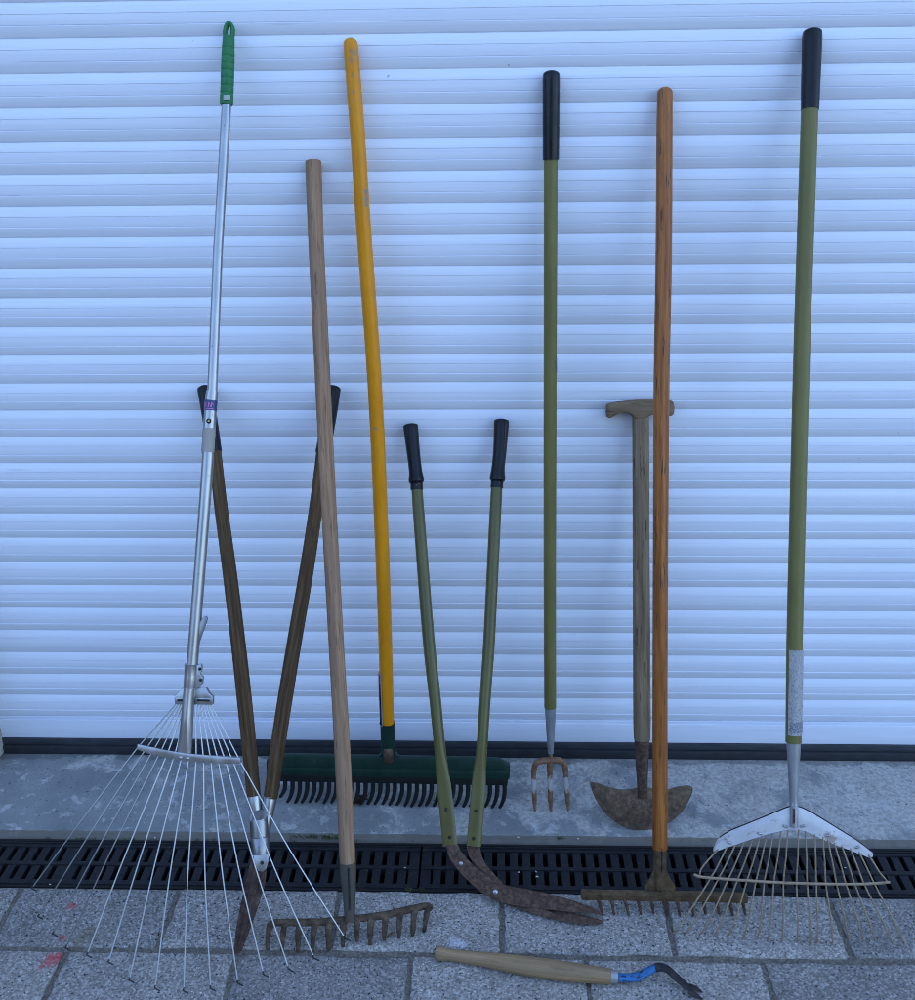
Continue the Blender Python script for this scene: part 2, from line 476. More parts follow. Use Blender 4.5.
# worn label with unreadable grey print
m = Mat('worn_paper_label', 0.6)
n = m.noise('UV', (90, 30, 1), 6, 0.7)
c = m.ramp(n, [(0.3, (0.52, 0.52, 0.52)), (0.65, (0.74, 0.74, 0.74))])
t = m.noise('UV', (420, 190, 1), 2, 0.5)
c = m.mix(m.ramp(t, [(0.55, 0.0), (0.60, 0.5)]), c, (0.26, 0.26, 0.31))
c = m.mix(m.ramp(m.noise('UV', (60, 22, 1), 5, 0.7), [(0.62, 0.0), (0.65, 0.7)]), c, (0.16, 0.16, 0.08))
m.color(c); M_LABEL = m.m
m = Mat('label_print', 0.6); t = m.noise('UV', (380, 380, 1), 3)
m.color(m.ramp(t, [(0.44, (0.30, 0.31, 0.38)), (0.52, (0.64, 0.64, 0.66))], 'CONSTANT')); M_PRINT = m.m
# fork: rust with remains of white paint on the upper half of each tine
m = Mat('rust_and_white', 0.65, 0.1)
n = m.noise('Object', (90, 90, 60), 6, 0.7)
rc = m.ramp(n, [(0.3, (0.09, 0.045, 0.022)), (0.5, (0.19, 0.10, 0.05)), (0.7, (0.27, 0.17, 0.10))])
z = m.axis(2)
band = m.ramp(m.math('ADD', z, m.math('MULTIPLY', m.math('SUBTRACT', n, 0.5), 0.06)), [(0.046, 0.0), (0.049, 1.0), (0.074, 1.0), (0.078, 0.0)])
m.color(m.mix(m.math('MULTIPLY', band, 0.75), rc, (0.50, 0.50, 0.50))).bump(n, 0.4, 0.0008); M_FORK = m.m
m = Mat('moss', 0.9); n = m.noise('Object', (60, 60, 60), 4)
m.color(m.ramp(n, [(0.3, (0.022, 0.03, 0.010)), (0.7, (0.075, 0.082, 0.028))])); M_MOSS = m.m
m = Mat('dead_leaf', 0.8); n = m.noise('Object', (90, 90, 90), 4)
m.color(m.ramp(n, [(0.3, (0.09, 0.025, 0.018)), (0.7, (0.2, 0.07, 0.045))])); M_LEAF = m.m
m = Mat('yellowed_leaf', 0.8); n = m.noise('Object', (90, 90, 90), 4)
m.color(m.ramp(n, [(0.3, (0.17, 0.15, 0.07)), (0.7, (0.3, 0.27, 0.14))])); M_LEAF2 = m.m
m = Mat('pale_crumb', 0.8); m.color((0.55, 0.55, 0.52)); M_CRUMB = m.m

# ------------------------------------------------------------------ setting: yard, paving, sill
DX0, DX1 = -1.101, 1.95          # door opening
YJ0 = -0.2655                    # sill front
YD0, YD1 = -0.281, -0.411        # drain
# yard: one sheet, open where the paved apron and the garage floor lie
bm = bmesh.new()
X0, X1, Y0, Y1 = -3.0, 3.6, -4.6, 0.35
for a in ((-150, X0, -150, 150), (X1, 150, -150, 150), (X0, X1, -150, Y0), (X0, X1, Y1, 150)):
    vs = [bm.verts.new(c) for c in ((a[0], a[2], -0.13), (a[1], a[2], -0.13), (a[1], a[3], -0.13), (a[0], a[3], -0.13))]
    bm.faces.new(vs)
bmesh.ops.remove_doubles(bm, verts=bm.verts, dist=1e-4)
tag(finish('ground', bm, M_YARD, smooth=0), kind='structure')
# unseen bank, added to block horizon light and shape the tools' shadows
bm = bmesh.new(); prev = None
for i in range(97):
    a = R(150 + 240 * i / 96)
    cx, cy = math.cos(a), math.sin(a)
    wob = 0.6 * math.sin(i * 1.7) + 0.4 * math.sin(i * 3.1)
    az = math.degrees(math.atan2(cx, -cy))
    gap = (0.12 if az > 20 else 0.75) + 0.75 * math.exp(-((az + 3) / 22) ** 4) + (0.5 if az < -75 else 0)  # front mound blocks light, low right side lets sky light in
    cur = [bm.verts.new((cx * r_, cy * r_, z_ * gap if z_ > 0 else z_)) for r_, z_ in ((10.5, -0.2), (11.5 + .3 * wob, 1.2), (13 + .4 * wob, 3.6 + .5 * wob), (16, 5.0 + .8 * wob), (24, 5.6), (40, 5.0), (60, -.2))]
    if prev:
        for q in range(6): bm.faces.new((prev[q], prev[q + 1], cur[q + 1], cur[q]))
    prev = cur
tag(finish('light_blocking_bank', bm, M_LIGHTBANK), kind='structure')
# bedding under the pavers
bm = bmesh.new()
box(bm, X0, X1, Y0, YD1 - 0.0035, -0.135, -0.0032)
tag(finish('paving_bed', bm, M_JOINT, smooth=0), kind='structure')
# pavers 302 x 145 mm, running bond
bm = bmesh.new()
jw = 0.0105
row = 0
y = YD1 - 0.004
while y > Y0 + 0.1:
    dep = 0.1425
    off = 0.025 if row % 2 == 0 else -0.133
    k0 = int((X0 - off) / 0.302)
    for k in range(k0 - 1, 13):
        xa = off + k * 0.302
        if xa < X0 or xa + 0.302 > X1: continue
        dz = random.uniform(-0.0012, 0.0012)
        j1, j2 = random.uniform(-.0014, .0014), random.uniform(-.0014, .0014)
        near = y > -0.9
        b = bmesh.new()
        box(b, xa + jw / 2 + j1, xa + 0.302 - jw / 2 + j2, y - dep + jw / 2 + j2, y - jw / 2 + j1 if row else y - 0.001, -0.04, dz, 0.0035 if near else 0.004)
        if near:
            bmesh.ops.subdivide_edges(b, edges=[e for e in b.edges if e.calc_length() > 0.09], cuts=9, use_grid_fill=True)
            for vtx in b.verts:
                if vtx.co.z > dz - 0.006:
                    vtx.co.x += random.uniform(-.0018, .0018); vtx.co.y += random.uniform(-.0018, .0018)
        me = bpy.data.meshes.new('t'); b.to_mesh(me); b.free(); bm.from_mesh(me); bpy.data.meshes.remove(me)
    y -= dep + 0.0015
    row += 1
tag(finish('paving', bm, M_PAVE, smooth=50), kind='structure')
# concrete sill
bm = bmesh.new()
prof = [(0.32, -0.12), (0.32, 0.004), (-0.258, 0.0), (YJ0 + .002, -0.003), (YJ0, -0.006), (YD0 + .003, -0.012), (YD0 + .0015, -0.12)]
NX = 160
cols = []
for i in range(NX + 1):
    x = DX0 + 0.0 + (DX1 - DX0) * i / NX
    jit = [random.uniform(-.0018, .0018) for _ in range(2)]
    cols.append([bm.verts.new((x, py + (jit[0] if 2 <= q <= 4 else 0), pz + (jit[1] * .6 if 3 <= q <= 5 else 0))) for q, (py, pz) in enumerate(prof)])
for a, b in zip(cols, cols[1:]):
    for q in range(len(prof) - 1):
        bm.faces.new((a[q], a[q + 1], b[q + 1], b[q]))
tag(finish('concrete_sill', bm, M_SILL, smooth=25), kind='structure')
# concrete strips left and right of the sill, in front of the wall
bm = bmesh.new()
box(bm, X0, DX0 - 0.002, YD0 + .0015, 0.0, -0.12, -0.004)
box(bm, DX1 + 0.002, X1, YD0 + .0015, 0.0, -0.12, -0.004)
tag(finish('concrete_strip', bm, M_SILL, smooth=0), kind='structure')

# drain channel and its gratings
bm = bmesh.new()
box(bm, X0, X1, YD1 + .001, YD0 - .001, -0.125, -0.115)
box(bm, X0, X1, YD0 - 0.006, YD0 - .001, -0.114, -0.004)
box(bm, X0, X1, YD1 + .001, YD1 + 0.006, -0.114, -0.004)
tag(finish('drain_channel', bm, M_DARK, smooth=0), kind='structure')


def grate_bm(length, rib):
    bm = bmesh.new()
    yb, yf = YD0 - 0.0075, YD1 + 0.0075
    zt = -0.005
    rails = [(yb - 0.0125, yb), ((yb + yf) / 2 - 0.0045, (yb + yf) / 2 + 0.0045), (yf, yf + 0.0145)]
    BL = (rails[0][0] - rails[1][1]) - .0004; FL = (rails[1][0] - rails[2][1]) - .0004
    for a, b in rails:
        box(bm, 0, length, a, b, -0.022, zt, 0.0008)
    # raised rim lines
    for a, b in ((rails[0][0] + .0075, rails[0][0] + .0105), (rails[2][0] + .0015, rails[2][0] + .005)):
        box(bm, 0, length, a, b, zt + .0002, zt + .0022)
    pitch = 0.0247
    n = int(length / pitch)
    x = (length - n * pitch) / 2
    edges = []
    for k in range(n + 1):
        c = x + k * pitch
        w = 0.0079 if k not in (0, n) else 0.0125
        edges.append((max(0, c - w), min(length, c + w)))
    merged = []
    for k, (a, b) in enumerate(edges):
        if rib and k == n - 28: b = edges[k + 1][0] + 0.001
        merged.append((a, b))
    for a, b in merged:
        box(bm, a, b, rails[0][0] - BL, rails[0][0] - .0002, -0.022, zt - 0.0016, 0.0008)
        box(bm, a, b, rails[2][1] + .0002, rails[2][1] + FL, -0.022, zt - 0.0016, 0.0008)
    return bm


seam = -0.131
GR = 'plastic gratings over the drain channel'
for i, (x, lab) in enumerate(((seam - 1.5, 'black slotted drain grating left of the seam, under the wire rake'),
                              (seam + 0.0, 'black slotted drain grating right of the seam, under the olive shears'))):
    o = finish('drain_grating', grate_bm(1.496, i == 0), M_DRAIN, None, None, 30)
    o.location = (x + 0.002, 0, 0)
    tag(o, lab, 'drain grating', GR)

# ------------------------------------------------------------------ garage
gar = Thing('garage_building', 'pale rendered garage wall framing the white shutter, its corner just showing at lower left', 'garage', (DX0, 0.1, 0))
bm = bmesh.new()
WY0, WY1 = -0.085, 0.3
box(bm, -5.0, DX0 - 0.002, WY0, WY1, -0.12, 5.6)
box(bm, DX1 + 0.002, 9.0, WY0, WY1, -0.12, 5.6)
box(bm, DX0 - 0.002, DX1 + 0.002, WY0, WY1, 2.12, 5.6)
box(bm, -5.0, -4.7, WY1 + .001, 6.0, -0.12, 5.6)
box(bm, 8.7, 9.0, WY1 + .001, 6.0, -0.12, 5.6)
box(bm, -4.699, 8.699, 5.7, 6.0, -0.12, 5.6)
gar.part('wall', bm, M_WALL, smooth=0)
bm = bmesh.new()
box(bm, -5.3, 9.3, -0.3, 6.3, 5.603, 5.8)
gar.part('roof', bm, M_ROOF, smooth=0)

door = Thing('roller_shutter', 'white roller shutter door of horizontal ribbed slats behind all the tools', 'garage door', (0, 0, 0))
PITCH = 0.055
# slat face: three slightly rounded facets with two fine grooves
def slat_profile():
    """(fraction of the pitch from the top edge, depth): three nearly flat facets, a groove and a ledge between them"""
    P = []
    def add(t, d): P.append((t, -d))
    def run(t0, d, steps):
        for t1, deg in steps:
            d += (t1 - t0) * 0.055 * math.tan(R(deg)); t0 = t1
            add(t1, d)
        return d
    add(0.0, 0.0012); add(0.006, 0.0018); add(0.03, 0.0026)
    d = run(0.03, 0.0026, ((.06, 26), (.10, 24), (.14, 20), (.18, 17), (.22, 15), (.26, 12), (.312, 9)))
    add(0.316, d - .0011); add(0.326, d - .0011); add(0.336, d - .0002)
    d = run(0.336, d - .0002, ((.40, 4), (.46, 2), (.52, -1), (.58, -3), (.634, -5)))
    add(0.638, d - .0012); add(0.650, d - .0012); add(0.674, d + .0006)
    d = run(0.674, d + .0006, ((.72, -9), (.77, -11), (.82, -14), (.87, -17), (.92, -19), (.965, -22)))
    add(0.982, d - .0008); add(0.996, d - .0012)
    return P
SP = slat_profile()
bm = bmesh.new()
ZB = 0.0965          # lower edge of the last slat
prev = None
nsl = 38
for k in range(nsl):
    ztop = ZB + PITCH * (k + 1)
    for (t, d) in reversed(SP):
        z = ztop - PITCH * t
        ys = d
        cur = [bm.verts.new((DX0 + .004, ys, z)), bm.verts.new((DX1 - .004, ys, z))]
        if prev: bm.faces.new((prev[0], prev[1], cur[1], cur[0]))
        prev = cur
back = [bm.verts.new((DX0 + .004, 0.012, ZB + PITCH * nsl)), bm.verts.new((DX1 - .004, 0.012, ZB + PITCH * nsl))]
bm.faces.new((prev[0], prev[1], back[1], back[0]))
bb = [bm.verts.new((DX0 + .004, 0.012, ZB)), bm.verts.new((DX1 - .004, 0.012, ZB))]
bm.faces.new((back[0], back[1], bb[1], bb[0]))
door.part('curtain', bm, M_SHUT, smooth=14)
bm = bmesh.new()
box(bm, DX0 + .004, DX1 - .004, -0.0085, 0.012, 0.0405, ZB - 0.0065, 0.0015)
box(bm, DX0 + .004, DX1 - .004, -0.0060, 0.012, ZB - 0.0063, ZB - 0.0003, 0.001)
door.part('bottom_bar', bm, M_BAR)
bm = bmesh.new()
box(bm, DX0 + .004, DX1 - .004, -0.0115, 0.014, 0.0235, 0.0402, 0.002)
s0 = door.part('seal_holder', bm, M_SEAL2)
bm = bmesh.new()
box(bm, DX0 + .004, DX1 - .004, -0.0165, 0.014, 0.001, 0.0232, 0.004)
door.part('rubber_seal', bm, M_SEAL, s0)
for a, b in ((DX0 + .0, DX0 + .0035), (DX1 - .0035, DX1)):
    bm = bmesh.new()
    box(bm, a, b, -0.03, 0.03, 0.005, 2.118)
    door.part('guide_rail', bm, M_WALL)


# ------------------------------------------------------------------ tools
def shaft(pl, spec, n=4, **kw):
    """spec: (u, v, width px[, offset towards viewer in m]) measured along the tool"""
    sp = [tuple(s) + (0.0,) * (4 - len(s)) for s in spec]
    if n > 1 and len(sp) > 2: sp = spline(sp, n)
    P = [pl(a[0], a[1], a[3]) for a in sp]
    return tube(P, [rad(p, a[2]) for p, a in zip(P, sp)], **kw)


def outline(pl, pts, off=0.0):
    return [pl(u, v, off) for u, v in pts]


# 1 --- wire leaf rake with green grip
T = W(229, 24, -0.022); B = G(184, 987, 0.012)
pl = Lean(T, B)
t = Thing('leaf_rake', 'galvanised adjustable wire leaf rake with green grip, fanned thin tines spread over the paving', 'rake', B)
sh = t.part('pole', shaft(pl, [(226.6, 103, 9.6), (218, 250, 9.8), (212.2, 392, 10)], 1), M_ALU)
gp = [(226.5, 105, 12.4)]
vs = [103.5, 101, 98, 94.7, 93.9, 93.1, 89, 87.4, 86.6, 85.8, 81, 79.9, 79.1, 78.3, 73, 72.1, 71.3, 70.5, 66, 65.1, 64.4, 63.6, 59, 57.7, 57, 56.2, 51, 49.5, 48.8, 48, 42, 38]
gro = {93.9, 86.6, 79.1, 71.3, 64.4, 57, 48.8}
for v in vs:
    u = 226.5 + (105 - v) / 84 * 2.7
    w = 13.4 if v > 60 else 13.4 - (60 - v) * 0.06
    gp.append((u, v, w - (1.1 if v in gro else 0)))
bm = shaft(pl, gp, 1, dome0=0.0, dome1=0.25)
loop = []
for k in range(20):
    a = 2 * math.pi * k / 20
    loop.append(pl(228.9 + 3.9 * math.cos(a) + (0.35 if math.sin(a) < 0 else 0), 32.5 + 8.6 * math.sin(a), 0.0))
tube(loop, [(rad(p, 4.4), rad(p, 8.0)) for p in loop], 10, closed=True, bm=bm, ref=pl.n)
g = t.part('grip', bm, M_GREEN)
bm = plate(outline(pl, [(223.3, 94.7), (230.3, 94.7), (230.1, 99.6), (223.1, 99.6)], 0.0128), -pl.n * 0.0012, 0.0004)
t.part('badge', bm, M_PALEPL, g)
col = t.part('collar', shaft(pl, [(212.2, 391, 11.8), (211.6, 396, 12), (209.3, 428, 12.4)], 1), M_ALU)
# sticker wraps the collar: navy band with two pink letters
def on_tube(u0, v0, u1, v1, w):
    a = pl(u0, v0); b = pl(u1, v1); ax = (b - a); L_ = ax.length; ax.normalize()
    nn = (pl.n - ax * pl.n.dot(ax)).normalized(); sd = nn.cross(ax)
    r = rad(a, w)
    if sd.x < 0: sd = -sd
    return lambda s, h, lift=0.0: a + ax * h + nn * ((r + lift) * math.cos(s / r)) + sd * ((r + lift) * math.sin(s / r)), L_, r
t.part('sticker', shaft(pl, [(211.15, 400.5, 12.7), (210.3, 410.6, 12.7)], 1), M_STICK, col)
fn, L_, r_ = on_tube(211.15, 400.5, 210.3, 410.6, 12.7)
bm = bmesh.new()
def stroke(bm, p, q, wd=0.0013, lift=0.0003):
    (x0, y0), (x1, y1) = p, q
    dx, dy = x1 - x0, y1 - y0; l = math.hypot(dx, dy); nx, ny = -dy / l * wd / 2, dx / l * wd / 2
    n = 4
    prev = None
    for i in range(n + 1):
        f = i / n
        cx, cy = x0 + dx * f, y0 + dy * f
        cur = [bm.verts.new(fn(cx + nx, cy + ny, lift)), bm.verts.new(fn(cx - nx, cy - ny, lift)), bm.verts.new(fn(cx - nx, cy - ny, lift - .0005)), bm.verts.new(fn(cx + nx, cy + ny, lift - .0005))]
        if prev:
            for q_ in range(4): bm.faces.new((prev[q_], prev[(q_ + 1) % 4], cur[(q_ + 1) % 4], cur[q_]))
        else: bm.faces.new(cur)
        prev = cur
    bm.faces.new(prev)
h0, h1 = L_ * 0.22, L_ * 0.72
hm = (h0 + h1) / 2
for p, q in (((-.0085, h0), (-.0085, h1)), ((-.0085, h0), (-.0045, h0 + .002)), ((-.0045, h0 + .002), (-.0085, hm)), ((-.0085, hm), (-.0035, h1 - .002)), ((-.0035, h1 - .002), (-.0085, h1)),
             ((-.0008, h1), (-.0008, h0)), ((-.0008, h0), (.0038, h1)), ((.0038, h1), (.0038, h0)), ((.0038, h0), (.0068, hm)), ((-.0095, h1 + .0022), (.0075, h1 + .0022))):
    stroke(bm, p, q)
t.part('lettering', bm, M_PINK, col, smooth=0)
a = pl(208.9, 421, 0.0118)
t.part('screw_hole', tube([a, a + pl.n * 0.0012], [0.0042, 0.0042], 14, ref=Vector((1, 0, 0))), M_BLACK, col)
t.part('screw', tube([a + pl.n * .0012, a + pl.n * 0.0024], [0.0022, 0.0016], 12, ref=Vector((1, 0, 0))), M_BRASS, col)
t.part('tape', shaft(pl, [(209.3, 428, 12.8), (208.7, 437, 12.9), (208.6, 439, 12.6), (207.6, 452, 12.9)], 1), M_TAPE)
lo = t.part('lower_pole', shaft(pl, [(207.6, 451, 12.0), (207.2, 470, 11.8), (196.6, 610, 11.6), (191.8, 668, 11.6)], 3), M_ALU)
bm = plate(outline(pl, [(194, 632), (202.6, 617.5), (205.4, 616), (207.2, 618), (206.6, 621), (199.5, 641), (194, 650)], 0.004), -pl.n * 0.007, 0.001)
t.part('lever', bm, M_PIVOT, lo)
bm = shaft(pl, [(191.6, 664, 13.4), (191, 676, 13.6), (190, 690, 13.4)], 1)
plate(outline(pl, [(196, 665), (201.3, 664), (201.6, 670), (199.9, 674), (202.8, 677), (202.4, 683), (199, 687.5), (195, 690)], 0.004), -pl.n * 0.008, 0.001, bm)
sl_ = t.part('sleeve', bm, M_GALV)
for (u, v) in ((199.8, 669), (200.8, 680)):
    a = pl(u, v, 0.004)
    t.part('bolt', tube([a, a + pl.n * .002], [.0028, .0022], 10, ref=Vector((1, 0, 0))), M_DSTEEL, sl_)
sp = [(189.8, 688, 12.0), (188.6, 700, 12), (187.4, 716, 12.4), (186, 735, 13.6), (184.8, 748, 14.5), (184.3, 757, 14.8)]
pts = spline(sp, 3)
P = [pl(a[0], a[1], -0.018 * max(0, (a[1] - 735) / 22) ** 1.6 * 0 + 0.004) for a in pts]
rr = []
for p, a in zip(P, pts):
    k = max(0.0, min(1.0, (a[1] - 722) / 34))
    rr.append((rad(p, a[2]), rad(p, a[2]) * (1 - 0.62 * k)))
socket = t.part('socket', tube(P, rr, 18), M_GALV)
hb = outline(pl, [(183.5, 687), (181, 690), (174.8, 696), (174, 698), (174.6, 704.5), (212.6, 705), (213, 697), (209, 693), (205.8, 687.5)], -0.004)
bm = plate(hb, -pl.n * 0.010, 0.002)
plate(outline(pl, [(195.3, 698), (211.2, 698.4), (211, 702.8), (195, 702.4)], -0.0028), -pl.n * 0.0035, 0.0006, bm)
plate(outline(pl, [(176, 698), (183.5, 698), (183.5, 702.4), (176, 702.4)], -0.0028), -pl.n * 0.0035, 0.0006, bm)
brk = t.part('tine_bracket', bm, M_GALV)
bm = plate(outline(pl, [(197, 699.4), (209.6, 699.8), (209.4, 701.6), (196.8, 701.2)], -0.0016), -pl.n * 0.001, 0.0002)
t.part('slot', bm, M_BLACK, brk)
bm = plate(outline(pl, [(177, 699.4), (182.5, 699.4), (182.5, 701.4), (177, 701.4)], -0.0016), -pl.n * 0.001, 0.0002)
t.part('slot', bm, M_BLACK, brk)
arc = [(137.2, 747), (150, 750.6), (165, 754), (184, 757), (203, 758.8), (222, 760.2), (240.5, 760.6)]
arc = spline(arc, 4)
top = [(u, v - 3.8 * min(1, .7 + .3 * min(i, len(arc) - 1 - i) / 5)) for i, (u, v) in enumerate(arc)]
bot = [(u, v + 3.8 * min(1, .7 + .3 * min(i, len(arc) - 1 - i) / 5)) for i, (u, v) in enumerate(arc)]
bm = plate(outline(pl, top + bot[::-1], 0.0108), -pl.n * 0.003, 0.0007)
bar = t.part('spreader_bar', bm, M_GALV)
for (u, v) in ((180.6, 757.5), (187.8, 758.2)):
    a = pl(u, v, 0.0108)
    t.part('rivet', tube([a, a + pl.n * .0012], [.0036, .0034], 12, dome1=0.6, ref=Vector((1, 0, 0))), M_GALV, bar)
tips = [(33.5, 886), (39.5, 914), (54, 931), (67, 945), (88, 952), (109.5, 959), (130, 977), (155.5, 985), (183.8, 987.5), (210.5, 985), (237.6, 980), (262.8, 971), (288, 966), (313, 955), (343.5, 935.5)]
for k, (u, v) in enumerate(tips):
    f = k / 14
    ub = 138.2 + (239.8 - 138.2) * f
    i = min(len(arc) - 2, max(0, int(f * (len(arc) - 1))))
    vb = min(arc, key=lambda q: abs(q[0] - ub))[1]
    us = 176.5 + (210 - 176.5) * f
    a, b, c_ = pl(us, 703, -0.009), pl(ub, vb, 0.0066), pl(u, v, 0.0)
    d = (c_ - b).normalized()
    mid = b.lerp(c_, 0.5) + pl.n * 0.012
    c_.z = max(c_.z, 0.004)
    hook = c_ + (d * 0.003 + pl.n * 0.004)
    hook2 = c_ + (d * 0.005 + pl.n * 0.010) + Vector((0.010 + 0.003 * (1 - f), 0, 0))
    pts = [a] + [Vector(q) for q in spline([b, mid, c_], 6)]
    for q in pts: q.z = max(q.z, 0.0018)
    tn = t.part('tine', tube(pts, [0.00112] * len(pts), 8, ref=pl.n), M_WIRE if k > 3 else M_GALV)
    hk = [c_.copy(), hook, hook.lerp(hook2, .5), hook2]
    for q in hk: q.z = max(q.z, 0.0018)
    t.part('hook', tube(hk, [0.0011, 0.00115, 0.00115, 0.001], 8, ref=Vector((0, 0, 1))), M_DSTEEL, tn)  # darker than the tine wire: underside shade put into the colour

# 2 --- long wooden handled grass shears
T = W(268, 384, -0.022); B = G(238, 952, 0.004)
pl = Lean(T, B)
t = Thing('grass_shears', 'long dark brown wooden handled shears with rusty blade behind the wire rake', 'shears', B)
hl = t.part('handle', shaft(pl, [(214.6, 449, 12.4), (216, 462, 12.8), (221.3, 510, 13.4), (229.4, 570, 14.2), (239, 650, 14.8), (247, 725, 15), (254, 798, 13.8)], 4), M_OLDW)
t.part('grip', shaft(pl, [(204.6, 389, 14.8), (207.8, 406, 15), (211.1, 427, 14.8), (214.8, 452, 14.4)], 3, dome0=0.5), M_NAVY, hl)
hr = t.part('handle', shaft(pl, [(322.6, 450, 12.4), (321, 466, 12.8), (315.6, 510, 13.6), (306.6, 570, 14.4), (293, 650, 14.8), (281, 725, 15), (270.5, 798, 14)], 4), M_OLDW)
t.part('grip', shaft(pl, [(333.3, 389, 14.8), (330.8, 406, 15), (327.2, 428, 14.8), (322.4, 453, 14.4)], 3, dome0=0.5), M_NAVY, hr)
t.part('ferrule', shaft(pl, [(254, 796, 14.2), (254.8, 803, 13.6), (256.5, 812, 11), (258.5, 822, 9)], 3), M_GALV)
bm = shaft(pl, [(270.3, 796, 14.2), (269.3, 804, 13.4), (267.5, 815, 11.5), (264.6, 835, 10), (262.6, 858, 9)], 3)
plate(outline(pl, [(252.5, 852), (269, 851), (268.5, 861), (266, 869), (262.5, 872), (258, 871), (254.5, 864)], 0.010), -pl.n * 0.005, 0.001, bm)
fr = t.part('ferrule', bm, M_GALV)
a = pl(262, 863, 0.010)
t.part('rivet', tube([a, a + pl.n * .0015], [.0032, .003], 12, dome1=.4, ref=Vector((1, 0, 0))), M_DSTEEL, fr)
c0 = pl(258.6, 818.5, 0.014); c1 = pl(260.6, 853, 0.010)
r0 = rad(c0, 18)
pv = t.part('pivot', tube([c0, c0.lerp(c1, .06), c0.lerp(c1, .5), c0.lerp(c1, .52), c0.lerp(c1, .55), c1], [r0 * .96, r0, r0, r0 * .93, r0, r0 * .97], 24), M_PIVOT)
ax = (c0 - c1).normalized(); axv = (ax + pl.n * 0.9).normalized()
t.part('pivot_ring', tube([c0 - axv * .002, c0 + axv * 0.0055, c0 + axv * 0.006], [r0 * 1.02, r0 * .96, r0 * .86], 24), M_GALV, pv)
t.part('pivot_cap', tube([c0, c0 + axv * 0.0075], [r0 * .74, r0 * .66], 20), M_PIVOT, pv)
bl = [(251.5, 856), (258, 867), (266.5, 870), (265, 884), (258.5, 905), (250.5, 928), (241.5, 951), (237.5, 955), (234, 953), (235, 934), (239, 912), (245.5, 882)]
bm = plate(outline(pl, bl, 0.004), -pl.n * 0.004, 0.001)
plate(outline(pl, [(254, 866), (262, 868), (259, 880), (247.5, 925), (238.5, 948), (237.5, 946), (246, 905)], 0.0065), -pl.n * 0.0022, 0.0006, bm)
t.part('blade', bm, M_RUSTR)

# 3 --- wooden garden rake, rusty head
T = W(313, 166, -0.022); B = G(349.5, 921, 0.045)
pl = Lean(T, B)
base = Vector((B.x, B.y, 0))
t = Thing('garden_rake', 'garden rake with plain pale pinkish wooden handle and rusty cast head of twelve tines', 'rake', base)
t.part('handle', shaft(pl, [(313.2, 164.5, 15.2), (313.5, 168, 16.2), (316, 240, 15.6), (320.3, 330, 15.6), (329, 510, 15.3), (337, 657, 15.4), (342, 745, 16), (347.8, 865, 15.8)], 3), M_ASH)
bm = shaft(pl, [(347.7, 862, 16.6), (348.3, 876, 15.6), (349.2, 895, 13), (349.6, 912, 11), (349.8, 921, 10)], 2)
so = t.part('socket', bm, M_SOCK)
bm = shaft(pl, [(348.4, 868, 2.2, .0145), (349.2, 890, 2.0, .0125), (349.8, 910, 2.0, .0105)], 1, seg=8)
t.part('socket_seam', bm, M_DSTEEL, so)
barp = [(269, 925.5), (277, 922.5), (300, 922.5), (320, 922), (337, 920.5), (354, 919), (382, 915.5), (407.5, 910), (424, 906.5), (430.5, 907.5)]
bs = spline(barp, 3)
P = [G(u, v, 0.043) for u, v in bs]
bm = tube(P, [(0.0062 * random.uniform(.9, 1.08) * (0.75 if i in (0, len(P) - 1) else 1), 0.0068 * random.uniform(.92, 1.06)) for i in range(len(P))], 12, 0.6, 0.6, ref=Vector((0, 0, 1)))
head = t.part('head', bm, M_RUSTG)
tops = [271.5, 286, 300.5, 316, 330, 344.5, 358.5, 372, 387, 401, 415.5, 429]
tipp = [(267.5, 949), (282, 950), (298, 951.5), (312.5, 950.5), (328.5, 950), (343, 946), (357, 941), (370, 944), (384, 940), (399, 937), (412.5, 935), (424, 931)]
for u, (ut, vt) in zip(tops, tipp):
    vb = min(bs, key=lambda q: abs(q[0] - u))[1]
    a = G(u, vb, 0.041); e = G(ut, vt, 0.003)
    m1 = a.lerp(e, 0.30) + Vector((0, -.004, .011)); m2 = a.lerp(e, 0.68) + Vector((0, -.004, 0.009))
    pts = [Vector(q) for q in spline([a, m1, m2, e], 4)]
    n = len(pts)
    t.part('tine', tube(pts, [(0.0066 * random.uniform(.9, 1.1) * (1 - .55 * (i / n) ** 1.5), 0.0056 * (1 - .5 * (i / n))) for i in range(n)], 8, 0, 0.6, ref=Vector((0, 0, 1))), M_RUSTG, head)

# 4 --- yellow handled plastic rake
T = W(350.5, 42, -0.022); B = G(388, 806, 0.003)
pl = Lean(T, B)
def spots(material, base_, lst, colr):
    mm = material
    src = mm.b.inputs['Base Color'].links[0].from_socket
    for p_, r_, amt in lst:
        src = mm.mix(mm.math('MULTIPLY', mm.spot(p_ - base_, r_, 0.9, 220), amt), src, colr)
    mm.link(src, mm.b.inputs['Base Color'])
spots(PAINTS['yellow_paint'], B, [(pl(366.5, 192, .012), .007, .9), (pl(366.8, 198, .012), .008, .9), (pl(367, 204, .012), .007, .9),
      (pl(353, 52, .012), .007, .6), (pl(351, 60, .013), .006, .55), (pl(353, 75, .013), .004, .5), (pl(353.5, 92, .013), .004, .5), (pl(354, 100, .013), .003, .45),
      (pl(374, 428, .013), .004, .6), (pl(376.5, 429, .013), .003, .6)], (0.26, 0.20, 0.14))
t = Thing('landscape_rake', 'wide dark green plastic rake on a long bowed bright yellow handle', 'rake', B)
ha = t.part('handle', shaft(pl, [(350.6, 44, 14.6), (353, 75, 15), (358, 140, 15), (363, 220, 15), (374.5, 380, 14.6), (381, 520, 14.2), (385.2, 640, 13.8), (387.5, 727, 13.4)], 4, dome0=0.8), M_YEL)
